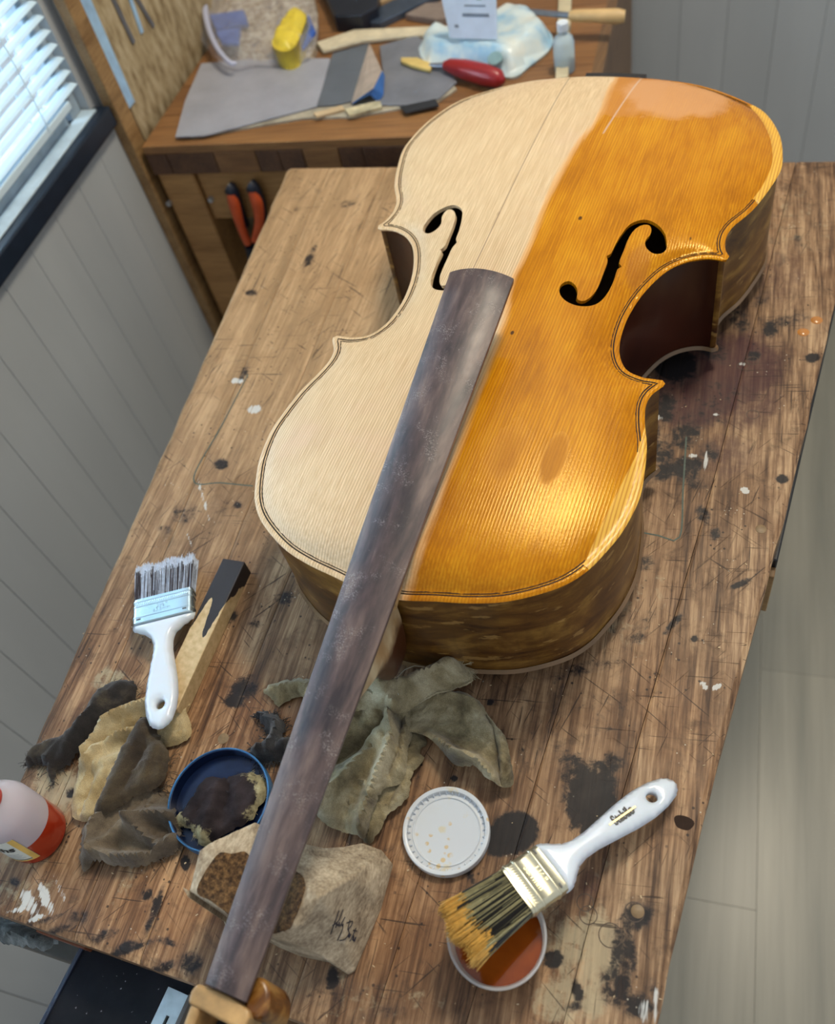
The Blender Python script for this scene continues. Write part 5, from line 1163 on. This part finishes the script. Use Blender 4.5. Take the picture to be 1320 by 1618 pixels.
# pliers with orange handles hanging on the front rail
pl_ = thing('pliers', tuple(PV(385, 345, F0+FYv*5, -FYv)), 'orange and black handled pliers hanging on the rail of the far bench', 'pliers')
M_or = plain('orange_grip', srgb(206, 84, 40), .4, var=.08); M_bk = plain('navy_grip', srgb(22, 26, 40), .4)
for pts in ([(366, 304), (373, 330), (382, 360), (392, 385)], [(400, 300), (408, 325), (410, 352), (403, 380)]):
    P = [PV(x_, y_, F0-FYv*6, -FYv) for x_, y_ in pts]; C_ = catmull(P, 6)
    g = G(); g.tube(C_, list(np.interp(np.linspace(0, 1, len(C_)), [0, .15, .5, 1], [9, 11, 9, 7])), 10); g.obj('grip', M_or, pl_, 60)
    g = G(); C2 = catmull([PV(pts[0][0]-5, pts[0][1]-8, F0-FYv*2, -FYv), P[0]+FYv*3, P[1]+FYv*6, P[2]+FYv*7], 6); g.tube(C2, 11.5, 10); g.obj('grip_back', M_bk, pl_, 60)
P = [PV(x_, y_, F0-FYv*4, -FYv) for x_, y_ in ((396, 388), (402, 410), (408, 440))]; g = G(); g.tube(P, [11, 12, 6], 10); g.obj('jaws', M_bk, pl_, 60)

def slab(name, pts, h0, t, mat, label=None, cat=None, parent=None, bev=.4):
    P = PL(pts, h0+t); g = G(); g.prism([tuple(p) for p in P], BENCH+h0, BENCH+h0+t); o = g.obj(name, mat, parent); bevel(o, bev)
    if label: tag(o, label, cat)
    return o
M_sheet = plain('pale_sheet', srgb(160, 160, 168), .35, var=.08, scale=20); M_sheet2 = plain('grey_sheet', srgb(96, 102, 110), .6, var=.08, scale=20); M_sheet3 = plain('slate_sheet', srgb(118, 120, 128), .55, var=.12, scale=20)
M_news = plain('paper_stack', srgb(170, 160, 140), .8, var=.25, scale=40)
slab('paper_stack', [(300, 216), (480, 186), (560, 184), (692, 160), (722, 140), (700, 112), (520, 150), (310, 200)], 0, 4, M_news, 'worn stack of newspaper lying along the front of the far bench', 'newspaper')
slab('plastic_sheet', [(277, 216), (292, 160), (318, 100), (420, 92), (522, 92), (512, 130), (500, 168), (400, 194), (322, 214)], 5, 2.5, M_sheet, 'pale grey plastic sheet at the left end of the far bench', 'sheet')
slab('abrasive_sheet', [(498, 168), (512, 128), (526, 84), (582, 68), (574, 110), (556, 160), (530, 166)], 5, 1.5, M_sheet2, 'dark grey abrasive paper sheet between pale plastic sheet and folded blue paper', 'sandpaper')
slab('abrasive_sheet', [(592, 166), (606, 120), (600, 72), (658, 56), (700, 84), (722, 130), (694, 156), (640, 166)], 5, 1.5, M_sheet3, 'grey blue abrasive paper sheet under the red handled knife', 'sandpaper')
# folded sheet with a blue lifted corner
fs_ = thing('folded_sandpaper', tuple(P3(580, 130, 6)), 'curled abrasive paper sheet with a pale back and bright blue fold', 'sandpaper')
a, b, c, d = P3(555, 164, 7), P3(584, 68, 7), P3(604, 112, 26), P3(598, 152, 30)
mesh_obj('pale_back', np.array([a, b, c, P3(590, 140, 30), P3(572, 152, 22)]), [(0, 1, 2, 3, 4)], plain('paper_back', srgb(176, 160, 146), .7), fs_)
g = G(); V_ = [P3(556, 165, 7), P3(572, 152, 22), P3(590, 140, 30), P3(604, 112, 26), P3(608, 120, 14), P3(606, 150, 8), P3(598, 162, 7), P3(585, 150, 20)]
mesh_obj('blue_fold', np.array(V_), [(3, 4, 5, 2), (2, 5, 6, 7), (1, 2, 7), (0, 1, 7)], plain('blue_paper', srgb(58, 112, 186), .5), fs_)
for o in fs_.children if hasattr(fs_, 'children') else (): pass
for nm in ('pale_back', 'blue_fold'): solid(bpy.data.objects[nm], .6, 0)
slab('wood_strip', [(495, 178), (540, 166), (545, 172), (500, 184)], 5, 4, plain('pale_strip', srgb(204, 178, 140), .6), 'short pale wood strip at the front edge of the far bench', 'strip')
slab('wood_strip', [(545, 172), (600, 158), (604, 168), (552, 182)], 5, 5, plain('cream_strip', srgb(196, 184, 150), .6, var=.3), 'cream paint-spotted strip lying right of the short pale wood strip', 'strip')
slab('steel_scraper', [(632, 168), (688, 156), (694, 166), (640, 178)], 5, 3, plain('scraper_dark', srgb(52, 54, 60), .4, .4), 'dark scraper blade at the front edge beneath the grey blue sandpaper', 'blade')
# crumpled clear bag with packets
def blob(name, pts, H, mat, parent, seed, wr=6, sp=9, base=2, hpx=10, edge=20):
    ol_ = catmull(PL(pts, hpx), 8, True); v, f = cdt(ol_, [], None, [], sp); d = pdist(v, ol_)
    z = base+H*sm(d, -2, edge)+wr*fbm(v[:, 0], v[:, 1], 26, seed, 3)*sm(d, 0, 10); z = np.maximum(z, .5)
    m_ = len(ol_); V = np.vstack([np.column_stack([v, BENCH+z]), np.column_stack([v[:m_], np.full(m_, BENCH+.4)])]); n_ = len(v)
    F = [tuple(q) for q in f]+[((j+1) % m_, j, n_+j, n_+(j+1) % m_) for j in range(m_)]
    return mesh_obj(name, V, F, mat, parent, True)
M_film = (lambda n: (n.col((.88, .88, .95)), n.set(Transmission_Weight=.6, IOR=1.15, Alpha=.42), n.bump(n.noise(n.pos(), 40, 3), .6, .004), n.m)[-1])(N('clear_film', .12))
sh_ = thing('shavings_bag', tuple(P3(400, 50, 0)), 'clear plastic bag of wood shavings and blue packets on the far bench', 'bag')
o = blob('film', [(340, -30), (380, -60), (470, -60), (500, 20), (490, 80), (440, 96), (400, 96), (365, 102), (332, 80), (314, 40)], 26, M_film, sh_, 51, 10, 9, 12, 20)
o.data.update()
blob('shavings', [(320, -20), (480, -20), (500, 60), (488, 92), (430, 100), (370, 92), (335, 60)], 12, (lambda n: (n.col(n.ramp(n.noise(n.pos(), 70, 4, .7), [(.32, srgb(70, 60, 56)), (.48, srgb(170, 150, 120)), (.62, srgb(216, 206, 186))])), n.bump(n.noise(n.pos(), 90, 3), .8, .004), n.m)[-1])(N('shaving_heap', .85)), sh_, 53, 9, 7, 1, 8, 25)
rim = catmull([P3(322, -20, 40), P3(326, 30, 40), P3(340, 70, 38), P3(362, 98, 30), P3(372, 100, 26)], 8); g = G(); g.tube(rim, list(np.linspace(7, 4, len(rim))), 8); g.obj('rolled_edge', (lambda n: (n.col((.70, .72, .90)), n.set(Transmission_Weight=.3), n.m)[-1])(N('film_edge', .25)), sh_, 60)
M_bluep = plain('blue_packet', srgb(60, 96, 176), .4, var=.15, scale=30)
for pts, hh_, lab in (([(330, 22), (385, 14), (392, 36), (340, 44)], 22, 'blue packet at the left inside the clear plastic bag'), ([(340, 48), (380, 42), (376, 66), (350, 66)], 24, 'lower small blue packet inside the clear plastic bag'), ([(438, 36), (488, 22), (498, 46), (478, 74), (450, 66)], 16, 'blue packet behind the yellow wrapper')):
    P = PL(pts, hh_+10); g = G(); g.prism([tuple(p) for p in P], BENCH+hh_, BENCH+hh_+9); o = bevel(g.obj('packet', M_bluep), 3, 3); tag(o, lab, 'packet', 'blue packets on the far bench')
yb = thing('yellow_wrapper', tuple(P3(455, 45, 20)), 'crumpled yellow plastic wrapper on top of the shavings bag', 'wrapper')
blob('sheet', [(428, 60), (445, 30), (462, 12), (482, 16), (478, 38), (462, 70), (440, 74)], 14, plain('yellow_plastic', srgb(232, 206, 70), .35, var=.15, scale=30), yb, 57, 5, 6, 38, 46, 10)
# back row
slab('black_case', [(498, -40), (600, -40), (596, 10), (570, 24), (528, 24)], 0, 30, plain('case_black', srgb(20, 26, 40), .4), 'dark navy case at the back of the far bench', 'case', bev=3)
slab('plane_iron', [(560, 32), (600, 36), (700, -12), (690, -22), (620, 0)], 0, 12, plain('blue_steel', srgb(86, 98, 116), .3, .6), 'angled blue-grey steel plane iron behind the sheets', 'tool', bev=1.5)
slab('wood_offcut', [(556, 18), (600, 4), (650, -12), (640, -24), (560, 4)], 0, 10, plain('offcut_pale', srgb(188, 158, 118), .6), 'pale wood offcut behind the angled steel plane iron', 'offcut')
slab('whetstone', [(640, 22), (672, 4), (730, 0), (728, 22), (690, 30)], 0, 12, plain('stone_grey', srgb(138, 122, 112), .8), 'flat grey-brown whetstone behind the wipes packet', 'whetstone', bev=2)
slab('rolled_paper', [(500, 66), (560, 46), (690, 40), (688, 52), (570, 64), (510, 80)], 2, 7, plain('paper_cream', srgb(214, 200, 170), .7), 'narrow strip of cream paper lying behind the grey sheets', 'paper', bev=2)
# pack of wipes
M_wipe = (lambda n: (n.col(n.ramp(n.noise(n.pos(), 14, 3, .6), [(.35, srgb(150, 190, 216)), (.5, srgb(206, 220, 222)), (.65, srgb(222, 224, 214))])), n.bump(n.noise(n.pos(), 30, 3), .5, .004), n.m)[-1])(N('wipes_film', .28))
wp = thing('wipes_packet', tuple(P3(770, 70, 0)), 'white and pale blue wipes packet with its flap standing open', 'packet')
blob('pouch', [(658, 62), (690, 44), (740, 44), (800, 12), (846, 18), (872, 40), (868, 62), (836, 88), (810, 106), (770, 100), (690, 92), (672, 90)], 34, M_wipe, wp, 61, 6, 8, 3, 20, 22)
q = [P3(712, 60, 42), P3(786, 62, 42)]; up_ = np.array([0, 0, 1.])*75+FYv*20
fl_ = [q[0], q[1], q[1]+up_+FX*3, q[0]+up_-FX*12]
o = mesh_obj('flap', np.array(fl_), [(0, 1, 2, 3)], plain('flap_white', srgb(208, 220, 236), .35, var=.04), wp); solid(o, 1.4, 0)
M_pr = plain('grey_print', srgb(120, 130, 146), .5)
for k_, (z0, z1, x0_, x1_) in enumerate(((.40, .46, .30, .86), (.58, .61, .2, .8), (.70, .76, .62, .72), (.20, .25, .12, .2))):
    e0, e1 = fl_[0]*(1-x0_)+fl_[1]*x0_, fl_[0]*(1-x1_)+fl_[1]*x1_
    v = [e0+up_*z0-FYv*1.0, e1+up_*z0-FYv*1.0, e1+up_*z1-FYv*1.0, e0+up_*z1-FYv*1.0]
    mesh_obj('print_line', np.array(v), [(0, 1, 2, 3)], M_pr if k_ != 2 else plain('green_print', srgb(60, 150, 110), .5), wp)
p = P3(783, 92, 30); g = G(); g.tube([p+[0, 0, -3], p+[0, -2, 1.5]], [12, 11.5], 16); g.obj('seal_print', plain('teal_print', srgb(128, 160, 164), .5), wp)
# red handled knife
kn = thing('carving_knife', tuple(P3(740, 112, 8)), 'carving knife with red handle in front of the wipes packet', 'knife')
pts = [P3(703, 104, 16), P3(712, 104, 17), P3(735, 110, 18), P3(765, 118, 18), P3(788, 124, 17), P3(796, 128, 16)]
g = G(); g.tube(pts, [7, 11, 15, 16, 13, 5], 14); g.obj('handle', plain('red_lacquer', srgb(150, 34, 38), .3, var=.05), kn, 60)
g = G(); g.tube([P3(680, 104, 12), P3(705, 104, 15)], [4, 5], 8); g.obj('shank', M_steel, kn, 60)
g = G(); g.prism([tuple(p) for p in PL([(634, 92), (660, 92), (684, 102), (680, 112), (655, 106), (634, 98)], 12)], BENCH+8, BENCH+14); bevel(g.obj('blade_guard', plain('yellow_wood', srgb(214, 184, 110), .5), kn), 1.5)
# chisel sticking out past the end of the bench
ch = thing('chisel', tuple(P3(900, 24, 20)), 'chisel with a turned wooden handle sticking out past the bench end', 'chisel')
g = G(); pts = [P3(902, 25, 34), P3(908, 25, 35), P3(940, 25, 35), P3(975, 26, 35), P3(988, 26, 34)]; g.tube(pts, [7, 9, 10, 11.5, 9], 14); g.obj('handle', plain('handle_beech', srgb(206, 170, 116), .45, var=.08), ch, 60)
g = G(); g.tube([P3(835, 18, 30), P3(904, 25, 34)], [4.5, 5], 8); g.obj('blade', M_steel, ch, 60)
# timber batten and small clear bottle at the bench end
slab('timber_batten', [(884, -40), (905, -40), (898, 120), (878, 124)], 0, 14, plain('batten_wood', srgb(196, 182, 150), .6), 'pale timber batten lying at the right end of the far bench', 'batten', bev=1.5)
p = P3(893, 112, 0); cb = thing('clear_bottle', tuple(p), 'small clear blue-tinted bottle behind the cello at the far bench end', 'bottle')
g = G(); g.lathe(p+np.array([0, 0, .3]), [(.01, 0), (14, 0), (16, 3), (16, 44), (13, 52), (7, 56), (7, 62), (.01, 62)], 28); g.obj('body', (lambda n: (n.col((.66, .82, .95)), n.set(Transmission_Weight=.6, IOR=1.2), n.m)[-1])(N('pale_blue_plastic', .2)), cb, 40)
g = G(); g.lathe(p+np.array([0, 0, 62.4]), [(.01, 0), (8.5, 0), (8.5, 11), (7.5, 12), (.01, 12)], 24); g.obj('cap', plain('white_cap', (.7, .75, .8), .4), cb, 40)
